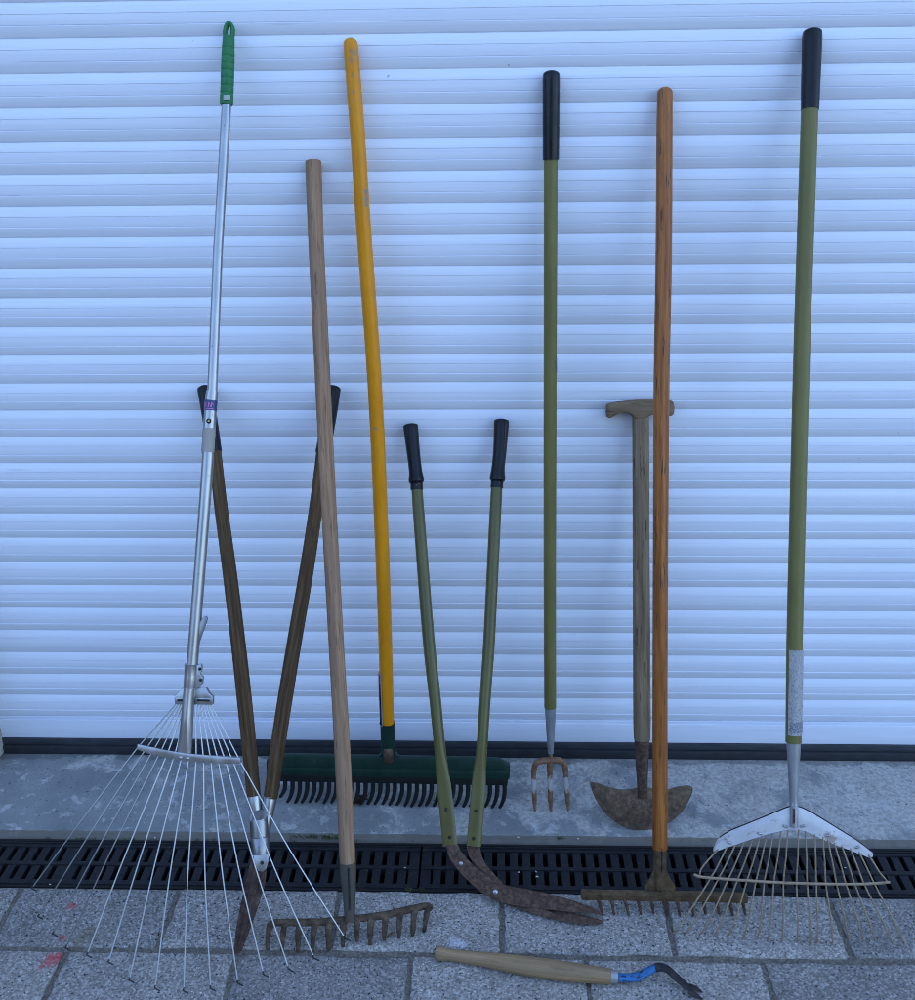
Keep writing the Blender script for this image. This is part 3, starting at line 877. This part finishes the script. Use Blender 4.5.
def patch(name, u0, v0, u1, v1, w, a0, a1, mat, parent, lift=0.0006):
    """label that wraps part of a round shaft between two heights"""
    p, q = pl(u0, v0), pl(u1, v1); ax = (q - p).normalized()
    nn = (pl.n - ax * pl.n.dot(ax)).normalized(); sd = nn.cross(ax)
    if sd.x < 0: sd = -sd
    bm = bmesh.new(); uvl = bm.loops.layers.uv.verify()
    NV, NA = 8, 8; grid = []
    for i in range(NV + 1):
        c = p.lerp(q, i / NV); rr = rad(c, w) + lift; row_ = []
        for k in range(NA + 1):
            an = R(a0 + (a1 - a0) * k / NA)
            row_.append((bm.verts.new(c + nn * (rr * math.cos(an)) + sd * (rr * math.sin(an))), (rr * an, (c - p).length)))
        grid.append(row_)
    for i in range(NV):
        for k in range(NA):
            qd = (grid[i][k], grid[i][k + 1], grid[i + 1][k + 1], grid[i + 1][k])
            f = bm.faces.new([x[0] for x in qd])
            for lp, x in zip(f.loops, qd): lp[uvl].uv = x[1]
    r = bmesh.ops.solidify(bm, geom=list(bm.faces), thickness=0.0004)
    return t.part(name, bm, mat, parent)
lb = patch('label', 385.7, 671, 387.4, 724, 13.7, -112, -34, M_LWHITE, ha, 0.0007)
patch('label_field', 385.8, 681, 387.3, 722.5, 13.7, -112, -44, M_LBLUE, lb, 0.0012)
patch('label_stripe', 385.75, 673, 385.8, 680.5, 13.7, -112, -46, M_LRED, lb, 0.0012)
patch('label_mark', 386.2, 697, 386.3, 701, 13.7, -100, -55, M_LWHITE, lb, 0.0017)
bm = shaft(pl, [(387.4, 722.5, 14.4), (387.8, 735, 14.6), (388.2, 748, 13.6), (388.4, 760, 12.5)], 2)
# flare from the socket into the head
plate(outline(pl, spline([(370, 760), (378, 757.5), (381.5, 752), (382.4, 746)], 3) + spline([(394.2, 746), (395.2, 752), (399, 757.5), (408, 761)], 3) + [(408, 766), (370, 765)], 0.006), -pl.n * 0.012, 0.002, bm)
so = t.part('socket', bm, M_GPLA)
bm = shaft(pl, [(388.1, 749.5, 9.6, .009), (388.4, 756, 10, .010), (388.5, 761, 8, .008)], 2, dome0=.5, dome1=.4)
t.part('bolt', bm, M_RUSTG, so)
n_ = 24
tp = [(266 + (510 - 266) * i / n_, 755.5 + (760 - 755.5) * i / n_) for i in range(n_ + 1)]
tp = [(u, v + (5 * (1 - min(1, (i + .0) / 1.6)) ** 2 if i < 2 else 0) + (6 * (1 - min(1, (n_ - i) / 1.6)) ** 2 if i > n_ - 2 else 0)) for i, (u, v) in enumerate(tp)]
bt = [(266 + (509.5 - 266) * i / n_, 775.5 + (780 - 775.5) * i / n_) for i in range(n_ + 1)]
bm = plate(outline(pl, tp + bt[::-1], 0.010), -pl.n * 0.014, 0.003)
md = [(268 + (508 - 268) * i / 8, 768.5 + 4.5 * i / 8) for i in range(9)]
plate(outline(pl, [(u, v - 1.3) for u, v in md] + [(u, v + 6.2) for u, v in md][::-1], 0.0125), -pl.n * 0.005, 0.0015, bm)
head = t.part('head', bm, M_GPLA)
tpb = [(267.5 + (508 - 267.5) * i / 8, 774.5 + 4.5 * i / 8) for i in range(9)]
bm = plate(outline(pl, tpb + [(u - .6, v + 7.0) for u, v in tpb][::-1], 0.0065), -pl.n * 0.009, 0.0015)
rt = t.part('tine_root', bm, M_GPLA2, head)
NT = 33
for k in range(NT):
    f = k / (NT - 1)
    u = 270.5 + (504.5 - 270.5) * f
    v = 778 + 4.5 * f
    sh_ = random.uniform(-.6, .6)
    ln = random.uniform(.94, 1.04) * (22.5 + 2.5 * f)
    if k in (1, 2): ln *= .8
    pts = [pl(u, v, .002), pl(u + .1, v + ln * .35, .003), pl(u - .6 + sh_ * .3, v + ln * .6, .004), pl(u - 2.6 + sh_ * .6, v + ln * .85, .003), pl(u - 5.0 + sh_, v + ln * 1.02, .000)]
    pts = [Vector(q) for q in spline(pts, 3)]
    for q in pts: q.z = max(q.z, 0.003)
    t.part('tine', tube(pts, [(.0047 - .0018 * (i / len(pts)) ** 2, .0050 - .0022 * (i / len(pts))) for i in range(len(pts))], 8, ref=pl.n), M_GPLA2, head)

# 5 --- olive edging shears
T = W(456, 420, -0.022); B = G(496, 893, 0.022)
pl = Lean(T, B)
t = Thing('edging_shears', 'olive green steel lawn edging shears with dark grips and rusty blades pointing right', 'shears', Vector((B.x, B.y, 0)))
def arm(top_tube, flat, grip):
    bm = bmesh.new()
    sp_ = spline(top_tube, 4)
    P = [pl(a[0], a[1]) for a in sp_]
    rr = []
    for p, a in zip(P, sp_):
        k = max(0.0, min(1.0, (a[1] - 735) / 50))
        rr.append((rad(p, a[2]), rad(p, 12.5) * (1 - .68 * k * k * (3 - 2 * k))))
    h = t.part('handle', tube(P, rr, 18, bm=bm), M_OLIVE2)
    bm = bmesh.new()
    g_ = t.part('grip', shaft(pl, grip, 3, dome0=.35), M_NAVY, h)
    for (u, v) in flat:
        a = pl(u, v, 0.0036)
        t.part('rivet', tube([a, a + pl.n * .0014], [.0032, .0028], 12, dome1=.5, ref=Vector((1, 0, 0))), M_DSTEEL, h)
    return h
arm([(416.6, 484, 11.2), (420, 530, 11.8), (428.6, 639, 12.2), (435.2, 700, 11.8), (439.6, 745, 11.6), (442.4, 772, 13.2), (445, 795, 14.6), (450.2, 846, 15)], [(446, 809.5), (449.8, 837.5)],
    [(410.6, 426, 15), (412, 440, 14.2), (414, 458, 13.2), (415.6, 472, 13.4), (416.2, 478, 15.4), (416.4, 482, 15.2), (416.6, 484, 12.6), (416.8, 490, 12.8)])
arm([(497, 482, 11.6), (494.5, 530, 12), (489.2, 639, 12), (485, 700, 11.4), (481.6, 752, 11.4), (479.6, 772, 13.4), (478, 795, 14.8), (473.8, 846, 15)], [(475.8, 811), (473.6, 838.5)],
    [(501.4, 421.5, 15.4), (500.8, 436, 14.4), (499.4, 455, 13.4), (498, 469, 13.6), (497.6, 476, 15.6), (497.3, 480, 15.4), (497.1, 482, 12.8), (496.7, 488, 13)])
def c4(x, y): return (420 + x / 4.545, 780 + y / 4.545)
def pg(u, v, zmin, off=0.0):
    p = pl(u, v, off)
    return p if p.z > zmin else G(u, v, zmin)
upL = [(118, 296), (126, 335), (142, 372), (190, 430), (235, 475), (285, 515), (330, 542), (372, 558), (430, 570), (500, 580), (640, 596), (760, 606), (838, 608)]
upR = [(800, 588), (700, 548), (600, 520), (500, 498), (440, 488), (388, 478), (345, 458), (300, 430), (255, 398), (214, 358), (185, 322), (173, 294)]
upv = Vector((0, -.25, .97))
bm = plate([pg(*c4(x, y), 0.016, 0.004) for x, y in upL + upR], -(pl.n * .6 + upv * .4) * 0.0045, 0.0008)
ub = t.part('blade', bm, M_RUST)
a = pg(*c4(342, 506), 0.020, .0075)
t.part('washer', tube([a, a + pl.n * .0022], [.0098, .0092], 18, ref=Vector((1, 0, 0))), M_DSTEEL, ub)
t.part('pivot_bolt', tube([a + pl.n * .002, a + pl.n * .0045], [.0058, .005], 14, dome1=.4, ref=Vector((1, 0, 0))), M_GALV, ub)
a = pg(*c4(185, 380), 0.014, .004)
t.part('rivet', tube([a, a + pl.n * .0012], [.0042, .004], 14, dome1=.3, ref=Vector((1, 0, 0))), M_GALV, ub)
loL = [(210, 300), (222, 350), (262, 400), (320, 450), (372, 500), (380, 562), (460, 592), (600, 632), (700, 652), (760, 657), (832, 650)]
loR = [(838, 640), (760, 618), (640, 592), (520, 565), (440, 530), (400, 492), (384, 474), (345, 436), (300, 384), (284, 352), (272, 304)]
bm = plate([pg(*c4(x, y), 0.0075, -0.003) for x, y in loL + loR], -(pl.n * .6 + upv * .4) * 0.0045, 0.0008)
t.part('blade', bm, M_RUST)

# 6 --- three-tined fork
T = W(551, 73, -0.022); B = G(550.5, 810, 0.004)
pl = Lean(T, B)
t = Thing('cultivator_fork', 'small three pronged rusty fork on a long straight olive green handle with dark grip', 'fork', B)
ha = t.part('handle', shaft(pl, [(550.8, 155, 14), (550.2, 358, 13.2), (549.8, 560, 12.6), (550.2, 707, 12)], 2), M_OLIVE)
t.part('grip', shaft(pl, [(551.2, 75, 16.8), (551.2, 80, 17.4), (551, 120, 17), (550.8, 160, 16.4)], 1, dome0=.5), M_NAVY, ha)
patch('bare_patch', 550.2, 358, 550.2, 373, 13.2, 40, 85, M_TAPER, ha, 0.0004)
t.part('ferrule', shaft(pl, [(550.2, 706, 11.2), (550.4, 715, 10.6), (550.5, 740, 7.4), (550.6, 753, 5.6)], 2), M_TAPER)
def c5(x, y): return (500 + x / 4.16, 690 + y / 4.16)
bm = shaft(pl, [(*c5(211, 258), 4), (*c5(211, 280), 4.2), (*c5(210, 300), 7), (*c5(208, 325), 6.4), (*c5(207, 350), 5.2), (*c5(208, 400), 5), (*c5(209, 450), 4.8), (*c5(211, 490), 3.2), (*c5(213, 510), 1.0)], 3, seg=12)
head = t.part('head', bm, M_FORK)
for pth in ([(211, 292, 6.5), (180, 293, 6.5), (152, 304, 6), (142, 330, 5.6), (140, 370, 5), (142, 420, 5), (144, 470, 4.2), (146, 512, 1.0)],
            [(211, 292, 6.5), (240, 292, 6.5), (264, 302, 6), (272, 328, 5.6), (274, 370, 5), (279, 420, 5), (282, 470, 4.2), (283.5, 506, 1.0)]):
    P = spline([(*c5(x, y), w) for x, y, w in pth], 4)
    bm = shaft(pl, P, 1, seg=12)
    t.part('prong', bm, M_FORK, head)

# 7 --- half-moon edger with T handle
T = W(641, 410, -0.024); B = G(641, 829, 0.003)
pl = Lean(T, B)
t = Thing('lawn_edger', 'half moon lawn edger with weathered wooden T handle, standing behind the orange handled rake', 'lawn edger', B)
ha = t.part('handle', shaft(pl, [(640.6, 414, 16.4), (641, 520, 16.6), (641.6, 640, 17), (642, 722, 17.2), (642, 739, 15.8)], 3, sq=.55), M_GREYW)
def c6(x, y): return (590 + x / 8.318, 380 + y / 8.318)
o6 = [(148, 205), (200, 192), (250, 183), (330, 174), (400, 168), (480, 165), (560, 164), (640, 167), (690, 172), (700, 200), (706, 235), (702, 280), (690, 298), (660, 300), (610, 288), (560, 284), (520, 290), (490, 304), (465, 324), (420, 328), (380, 324), (345, 288), (310, 272), (270, 270), (220, 292), (165, 322), (150, 312), (145, 270)]
bm = plate(outline(pl, [c6(x, y) for x, y in o6], 0.016), -pl.n * 0.032, 0.0075, seg=4)
uvl = bm.loops.layers.uv.verify()
for f in bm.faces:
    for lp in f.loops: lp[uvl].uv = (lp.vert.co.z + lp.vert.co.y * .5, lp.vert.co.x)
t.part('crosspiece', bm, M_GREYW, ha)
t.part('socket', shaft(pl, [(641.8, 738, 15), (641.8, 750, 14.2), (642.2, 775, 11.4), (642.4, 789, 10.2), (642.4, 797, 9.6)], 2), M_RUST)
o7 = [(373, 385), (405, 388), (455, 405), (510, 416), (565, 409), (592, 404), (618, 406), (655, 416), (700, 415), (740, 403), (780, 399), (798, 403), (803, 415), (795, 442), (770, 490), (735, 530), (690, 562), (640, 579), (585, 584), (530, 577), (480, 550), (430, 505), (395, 450), (378, 405)]
pts = spline([c5(x, y) for x, y in o7] + [c5(*o7[0])], 2)[:-1]
bm = plate(outline(pl, pts, 0.0015), -pl.n * 0.003, 0.0006)
t.part('blade', bm, M_MOON)

# 8 --- orange-brown wooden rake
T = W(664.8, 92, -0.022); B = G(660, 892, 0.035)
pl = Lean(T, B)
t = Thing('garden_rake', 'garden rake with varnished orange brown wooden handle and straight ochre steel head', 'rake', Vector((B.x, B.y, 0)))
t.part('handle', shaft(pl, [(664.9, 93, 15.4), (664.4, 140, 16), (663.7, 260, 16.2), (661.6, 380, 15.8), (660.6, 540, 15.2), (660, 690, 15), (660, 848, 14.8)], 3, dome0=.75), M_ORG)
bm = shaft(pl, [(660, 845, 13.4), (660, 855, 13), (660, 868, 12.4), (660, 880, 12), (660, 889, 10)], 2)
plate(outline(pl, [(654.5, 862), (665.5, 862), (666.5, 870), (671, 880), (675.5, 887), (675.5, 891), (644.5, 890), (644.5, 886.5), (649.5, 880), (653.5, 871)], 0.0035), -pl.n * 0.007, 0.0015, bm)
so = t.part('socket', bm, M_OCHRE)
t.part('socket_seam', shaft(pl, [(661.8, 848, 1.8, .012), (661.8, 872, 1.6, .0115)], 1, seg=8), M_DSTEEL, so)
P = [G(u, v, 0.034) for u, v in ((582, 894.5), (600, 895), (625, 895.3), (660, 896), (700, 896.6), (730, 897.3), (746.5, 898))]
bm = tube(P, [(.0070, .0074)] * len(P), 16, .35, .35, ref=Vector((0, 0, 1)), sq=.75)
head = t.part('head', bm, M_OCHRE)
for k in range(12):
    f = k / 11
    u = 597.5 + (741 - 597.5) * f; v = 897 + 2 * f
    a = G(u, v, 0.031); e = G(u + 4.2 + random.uniform(-.8, .8), v + 17 + random.uniform(-2, 1), 0.003)
    pts = [Vector(q) for q in spline([a, a.lerp(e, .45) + Vector((0, -.001, .004)), e], 4)]
    t.part('tine', tube(pts, [(.0042 - .0022 * i / 9, .0042 - .0022 * i / 9) for i in range(len(pts))], 8, 0, .5, ref=Vector((0, 0, 1))), M_RUST, head)

# 9 --- olive leaf rake with white head
T = W(812.5, 30, -0.022); B = G(800, 943, 0.004)
pl = Lean(T, B)
t = Thing('leaf_rake', 'spring tine leaf rake with olive handle, dark grip and flaking white painted head', 'rake', B)
ha = t.part('handle', shaft(pl, [(809.9, 105, 16.8), (806, 220, 16.6), (801.6, 358, 16.2), (797.5, 520, 16), (794.6, 640, 15.8), (793.5, 742, 15.6)], 3), M_OLIVE)
t.part('grip', shaft(pl, [(812.4, 33, 19), (812.2, 39, 19.8), (811, 75, 19), (809.9, 110, 18)], 1, dome0=.42), M_NAVY, ha)
lb = patch('label', 794.8, 649, 793.6, 734, 15.8, -58, 88, M_LABEL, ha, 0.0005)
patch('label_print', 793.8, 720, 793.6, 731, 15.8, -45, 70, M_PRINT, lb, 0.0009)
t.part('ferrule', shaft(pl, [(793.5, 741, 13.6), (793.6, 752, 13), (793.6, 775, 10.4), (793.7, 795, 8.6), (793.8, 806, 8.2, .002), (793.9, 812, 8.4, .009), (794, 827, 8.2, .0115)], 2), M_TAPER)
bm = plate(outline(pl, [(792.6, 808.5), (795.2, 808.5), (795.3, 824), (792.8, 824)], 0.0178), -pl.n * 0.0015, 0.0004)
t.part('ferrule_slot', bm, M_RUSTR)
hd = [(787, 807), (794, 805.5), (801, 807), (813, 813), (826.6, 821.5), (842, 831), (856.5, 840), (866, 847), (872, 852.5), (873.4, 856), (871.5, 859), (866, 856.5), (857, 853), (848, 849.5), (837, 845.5), (826.6, 841), (814, 835), (804, 830.5), (795, 829), (786, 830), (772, 833), (758, 837), (738, 843.8), (720, 850), (715, 852), (713.2, 850), (713.6, 845), (717.5, 838.5), (729, 831), (745, 824.5), (766, 816)]
def bend(u, v, off=0.0):       # the head is pressed into a shallow curve
    return pl(u, v, off + 0.010 - 0.016 * ((u - 794) / 80) ** 2)
bm = bmesh.new()
NU = 40
up = sorted([p for p in hd if hd.index(p) <= 8 or hd.index(p) >= 24], key=lambda p: p[0])
lw = sorted([p for p in hd if 9 <= hd.index(p) <= 24], key=lambda p: p[0])
def interp(L, u):
    for a, b in zip(L, L[1:]):
        if a[0] <= u <= b[0]: return a[1] + (b[1] - a[1]) * (u - a[0]) / max(1e-6, b[0] - a[0])
    return L[0][1] if u < L[0][0] else L[-1][1]
prev = None
for i in range(NU + 1):
    u = 713.4 + (873 - 713.4) * i / NU
    a_, b_ = interp(up, u), interp(lw, u)
    if b_ - a_ < 2: m_ = (a_ + b_) / 2; a_, b_ = m_ - 1, m_ + 1
    ring = []
    for k in range(6):
        vv = a_ + (b_ - a_) * k / 5
        ring.append(bm.verts.new(bend(u, vv, -.004 * (1 - k / 5) ** 3 * 2 if k < 2 else 0.0)))
    if prev:
        for k in range(5): bm.faces.new((prev[k], prev[k + 1], ring[k + 1], ring[k]))
    prev = ring
bmesh.ops.recalc_face_normals(bm, faces=bm.faces)
bmesh.ops.solidify(bm, geom=list(bm.faces), thickness=0.0022)
head = t.part('head_plate', bm, M_WPAINT)
P = [bend(u, interp(up, u), -.0085) for u in [715 + (872 - 715) * i / 30 for i in range(31)]]
t.part('rim', tube(P, [.0013] * len(P), 8, ref=pl.n), M_DSTEEL, head)
for (u, v) in ((729.5, 842.5), (760, 833.5), (785.5, 826.5), (802.5, 826.2), (827.5, 835.5), (857.5, 847)):
    a = bend(u, v, 0.0008); x_ = Vector((.0030, 0, .0012 if u > 794 else -.0012))
    t.part('rivet', tube([a - x_, a + x_], [.0022, .0022], 10, .6, .6, ref=pl.n), M_GALV, head)
xb = [(694.3, 874.5), (699, 876.5), (712, 878), (740, 880), (770, 882), (800, 883.3), (830, 884), (860, 884), (880, 883), (889.5, 882)]
P = [pl(u, v, 0.010) for u, v in spline(xb, 3)]
t.part('cross_bar', tube(P, [(.0025, .0016)] * len(P), 10, .4, .4, ref=pl.n), M_TINE)
def c7(x, y): return (670 + x / 3.735, 780 + y / 3.735)
tipx = [(5, 575), (52, 578), (110, 577), (162, 582), (215, 583), (270, 595), (325, 592), (362, 600), (415, 605), (472, 605), (520, 610), (547, 608), (605, 612), (665, 600), (722, 605), (765, 600), (830, 610), (875, 612)]
topx = [(180, 263), (213, 255), (245, 246), (277, 238), (308, 230), (335, 222), (360, 214), (385, 206), (415, 196), (440, 190), (480, 190), (505, 196), (540, 206), (570, 216), (588, 226), (612, 238), (640, 248), (672, 260), (705, 273), (740, 283)]
crx = [152, 182, 216, 252, 288, 320, 352, 388, 424, 472, 512, 546, 582, 622, 657, 690, 725, 762]
for k in range(20):
    u0, v0 = c7(*topx[k])
    a = bend(u0, v0 - 1.5, -0.001)
    if k in (0, 19):
        if k == 0: ends = [(703, 866), (700.6, 870), (699.5, 876)]
        else: ends = [(880, 873), (886, 880), (887.5, 882)]
        pts = [a] + [pl(u, v, 0.004) for u, v in ends]
    else:
        uc = 670 + crx[k - 1] / 3.735
        vc = min(xb, key=lambda q: abs(q[0] - uc))[1]
        ut, vt = c7(*tipx[k - 1])
        b = pl(uc, vc, 0.0065); e = pl(ut, vt, 0.0)
        e = e if e.z > 0.003 else G(ut, vt, 0.003)
        d = (e - b).normalized()
        q1 = e - d * .012 + pl.n * .006
        q1.z = max(q1.z, .003)
        pts = [a, a.lerp(b, .5) + pl.n * .002, b, b.lerp(e, .5) + pl.n * .007, q1, e]
        pts = [Vector(q) for q in spline(pts, 4)]
    t.part('tine', tube(pts, [.0015] * len(pts), 8, ref=pl.n), M_TINE)

# 10 --- hand weeder lying on the paving
def cw(u, v, w): 
    p = G(u, v, 0.015); r = rad(p, w); return G(u, v, r + .0005), r
t = Thing('hand_weeder', 'short hand weeder with pale wooden handle and blue painted neck lying on the paving', 'weeder', G(520, 966, 0))
sp_ = spline([(437, 953, 13.4), (441, 953.5, 13.6), (449, 954.8, 11.4), (463, 956.6, 12), (480, 958.8, 13.4), (505, 962.6, 16.6), (530, 966.4, 18.6), (560, 970.6, 19), (590, 974.2, 17), (610.5, 976.4, 14.8)], 4)
PR = [cw(*a) for a in sp_]
ha = t.part('handle', tube([p for p, r in PR], [r for p, r in PR], 20, dome0=.35, ref=Vector((0, 0, -1))), M_PALEW)
d0 = (PR[0][0] - PR[2][0]).normalized()
for du, dv in ((-.0, -2.2), (.0, 2.8)):
    a = PR[0][0] + d0 * .0035 + Vector((0, -dv * .0016, .004))
    t.part('hang_hole', tube([a, a + d0 * .0012], [.0022, .0022], 10), M_BLACK, ha)
PR = [cw(*a) for a in ((609, 976.3, 13.6), (612, 976.6, 13.2), (617.5, 977, 12.8))]
zc = PR[0][0].z
t.part('ferrule', tube([Vector((p.x, p.y, zc)) for p, r in PR], [r for p, r in PR], 18), M_TAPER)
nk = spline([(616, 977, 9.2, .012), (626, 977.6, 9.2, .011), (637, 976.8, 9.6, .012), (646, 972.4, 9, .018), (653, 968.6, 8.6, .024), (657, 967.5, 8.6, .026)], 4)
P = [G(a[0], a[1], a[3]) for a in nk]
t.part('neck', tube(P, [(rad(p, a[2]) * .72, rad(p, a[2])) for p, a in zip(P, nk)], 14, ref=Vector((0, -1, 0))), M_BLUEP)
fk = spline([(655, 967.6, 10, .026), (662, 967, 9.6, .027), (668, 969.5, 9.2, .025), (676, 977, 9.6, .018), (685, 985, 9, .011), (691, 989, 8, .007)], 4)
P = [G(a[0], a[1], a[3]) for a in fk]
bm = tube(P, [(rad(p, a[2]) * (.6 - .3 * i / len(P)), rad(p, a[2])) for i, (p, a) in enumerate(zip(P, fk))], 14, ref=Vector((0, -1, 0)))
for sgn in (-1, 1):
    pr = [G(689, 988.5 + sgn * 2.6, .007), G(696, 992 + sgn * 3.4, .005), G(702.5, 996 + sgn * 3.6, .003)]
    tube(pr, [(.0028, .006), (.0022, .005), (.001, .0012)], 10, ref=Vector((0, -1, 0)), bm=bm)
t.part('forked_tip', bm, M_DSTEEL)

# ------------------------------------------------------------------ litter and moss
def leaf(center, size, mat, name, label, n=3):
    bm = bmesh.new()
    for k in range(n):
        a0 = random.uniform(0, 6.28); c = center + Vector((random.uniform(-.5, .5) * size, random.uniform(-.3, .3) * size, .002 + .3 * size * random.random()))
        L_, Wd = size * random.uniform(.7, 1.1), size * random.uniform(.3, .5)
        d = Vector((math.cos(a0), math.sin(a0), random.uniform(-.1, .25))); s_ = Vector((-math.sin(a0), math.cos(a0), random.uniform(-.3, .3)))
        mid = []; lft = []; rgt = []
        for i in range(6):
            f = i / 5; w_ = Wd * math.sin(math.pi * (f * .92 + .06)) * random.uniform(.75, 1.1)
            p = c + d * L_ * (f - .5) + Vector((0, 0, .18 * size * math.sin(f * 5 + k)))
            mid.append(bm.verts.new(p)); lft.append(bm.verts.new(p + s_ * w_ + Vector((0, 0, .3 * w_)))); rgt.append(bm.verts.new(p - s_ * w_ + Vector((0, 0, .35 * w_))))
        for i in range(5):
            bm.faces.new((mid[i], mid[i + 1], lft[i + 1], lft[i])); bm.faces.new((rgt[i], rgt[i + 1], mid[i + 1], mid[i]))
    bmesh.ops.solidify(bm, geom=list(bm.faces), thickness=0.0005)
    for v_ in bm.verts: v_.co.z = max(v_.co.z, .0012)
    o = finish(name, bm, mat, None, Vector((center.x, center.y, 0)))
    return tag(o, label, 'leaf')
leaf(G(357, 803, 0.004), .018, M_LEAF, 'dead_leaf', 'crumpled reddish dead leaf on the sill by the wide green rake tines', 4)
leaf(G(364, 799, 0.004), .014, M_LEAF, 'dead_leaf', 'small dull brown dead leaf caught between the wide green rake tines', 3)
leaf(G(391.5, 936.5, 0.002), .011, M_LEAF2, 'dead_leaf', 'tiny yellowed leaf on the paving under the right end of the rusty rake head', 2)

bm = bmesh.new()
def tuft(u0, u1, v0, v1, z, n, s0):
    for _ in range(n):
        c = G(random.uniform(u0, u1), random.uniform(v0, v1), z)
        a0 = random.uniform(0, 6.28)
        d = Vector((math.cos(a0), math.sin(a0), random.uniform(.1, 1.1))) * random.uniform(.5, 1) * s0
        s_ = Vector((-math.sin(a0), math.cos(a0), 0)) * s0 * .28
        vs = [bm.verts.new(q) for q in (c - s_, c + s_, c + d * .6 + s_ * .8, c + d, c + d * .6 - s_ * .8)]
        bm.faces.new(vs)
tuft(290, 318, 834, 838, -.004, 110, .0045)
tuft(322, 342, 834.5, 839, -.004, 120, .005)
tuft(558, 565, 834, 839, -.003, 60, .005)
tuft(405, 424, 888, 891, -.003, 50, .004)
for _ in range(26):
    u = random.uniform(0, 900); tuft(u, u + random.uniform(5, 22), 837.5 + (u / 915) * 5, 840 + (u / 915) * 5, -.009, 10, .0035)
tag(finish('moss', bm, M_MOSS, smooth=0), 'green moss tufts growing along the drain edges', 'moss', kind='stuff')
bm = bmesh.new()
for (u, v, z, s) in ((518, 837.5, 0, .0035), (578, 839, 0, .003), (36.5, 751.5, .001, .004), (50, 884.5, -.002, .003), (537, 877, -.004, .004), (536, 872, -.004, .003), (518.5, 872.5, -.004, .003), (405, 868, -.004, .003), (155, 838, -.003, .003), (290, 829, .001, .002), (845, 868, -.004, .003)):
    c = G(u, v, z)
    bmesh.ops.create_icosphere(bm, subdivisions=1, radius=s * .55, matrix=Matrix.Translation(c + Vector((0, 0, s * .3))) @ Matrix.Rotation(u, 4, 'Z') @ Matrix.Diagonal((1.5, .8, .6, 1)))
tag(finish('grit', bm, M_CRUMB, smooth=0), 'pale crumbs of grit on the drain and sill', 'grit', kind='stuff')

# ------------------------------------------------------------------ light: open shade of the garage
world = bpy.data.worlds.new('World')
S.world = world
world.use_nodes = True
nt = world.node_tree
bg = nt.nodes['Background']
sky = nt.nodes.new('ShaderNodeTexSky')
sky.sky_type = 'NISHITA'
sky.sun_disc = False
EL, AZ = 50.0, 35.0              # sun behind the garage, to the right (azimuth from +Y towards +X)
sky.sun_elevation = R(EL)
sky.sun_rotation = R(AZ)
sky.air_density = 1.0
sky.dust_density = 1.0
sky.ozone_density = 2.7
nt.links.new(sky.outputs[0], bg.inputs['Color'])
bg.inputs['Strength'].default_value = 0.15
sd = bpy.data.lights.new('sun', 'SUN')
sd.energy = 2.0
sd.angle = R(0.53)
sd.color = (1.0, 0.95, 0.88)
so_ = bpy.data.objects.new('sun', sd)
COL.objects.link(so_)
dirv = Vector((math.sin(R(AZ)) * math.cos(R(EL)), math.cos(R(AZ)) * math.cos(R(EL)), math.sin(R(EL))))
so_.rotation_euler = dirv.to_track_quat('Z', 'Y').to_euler()
so_.location = dirv * 20

S.cycles.filter_width = 0.9
S.view_settings.view_transform = 'Standard'
S.view_settings.look = 'None'
S.view_settings.gamma = 1.0
S.view_settings.use_curve_mapping = False
S.view_settings.exposure = 2.16
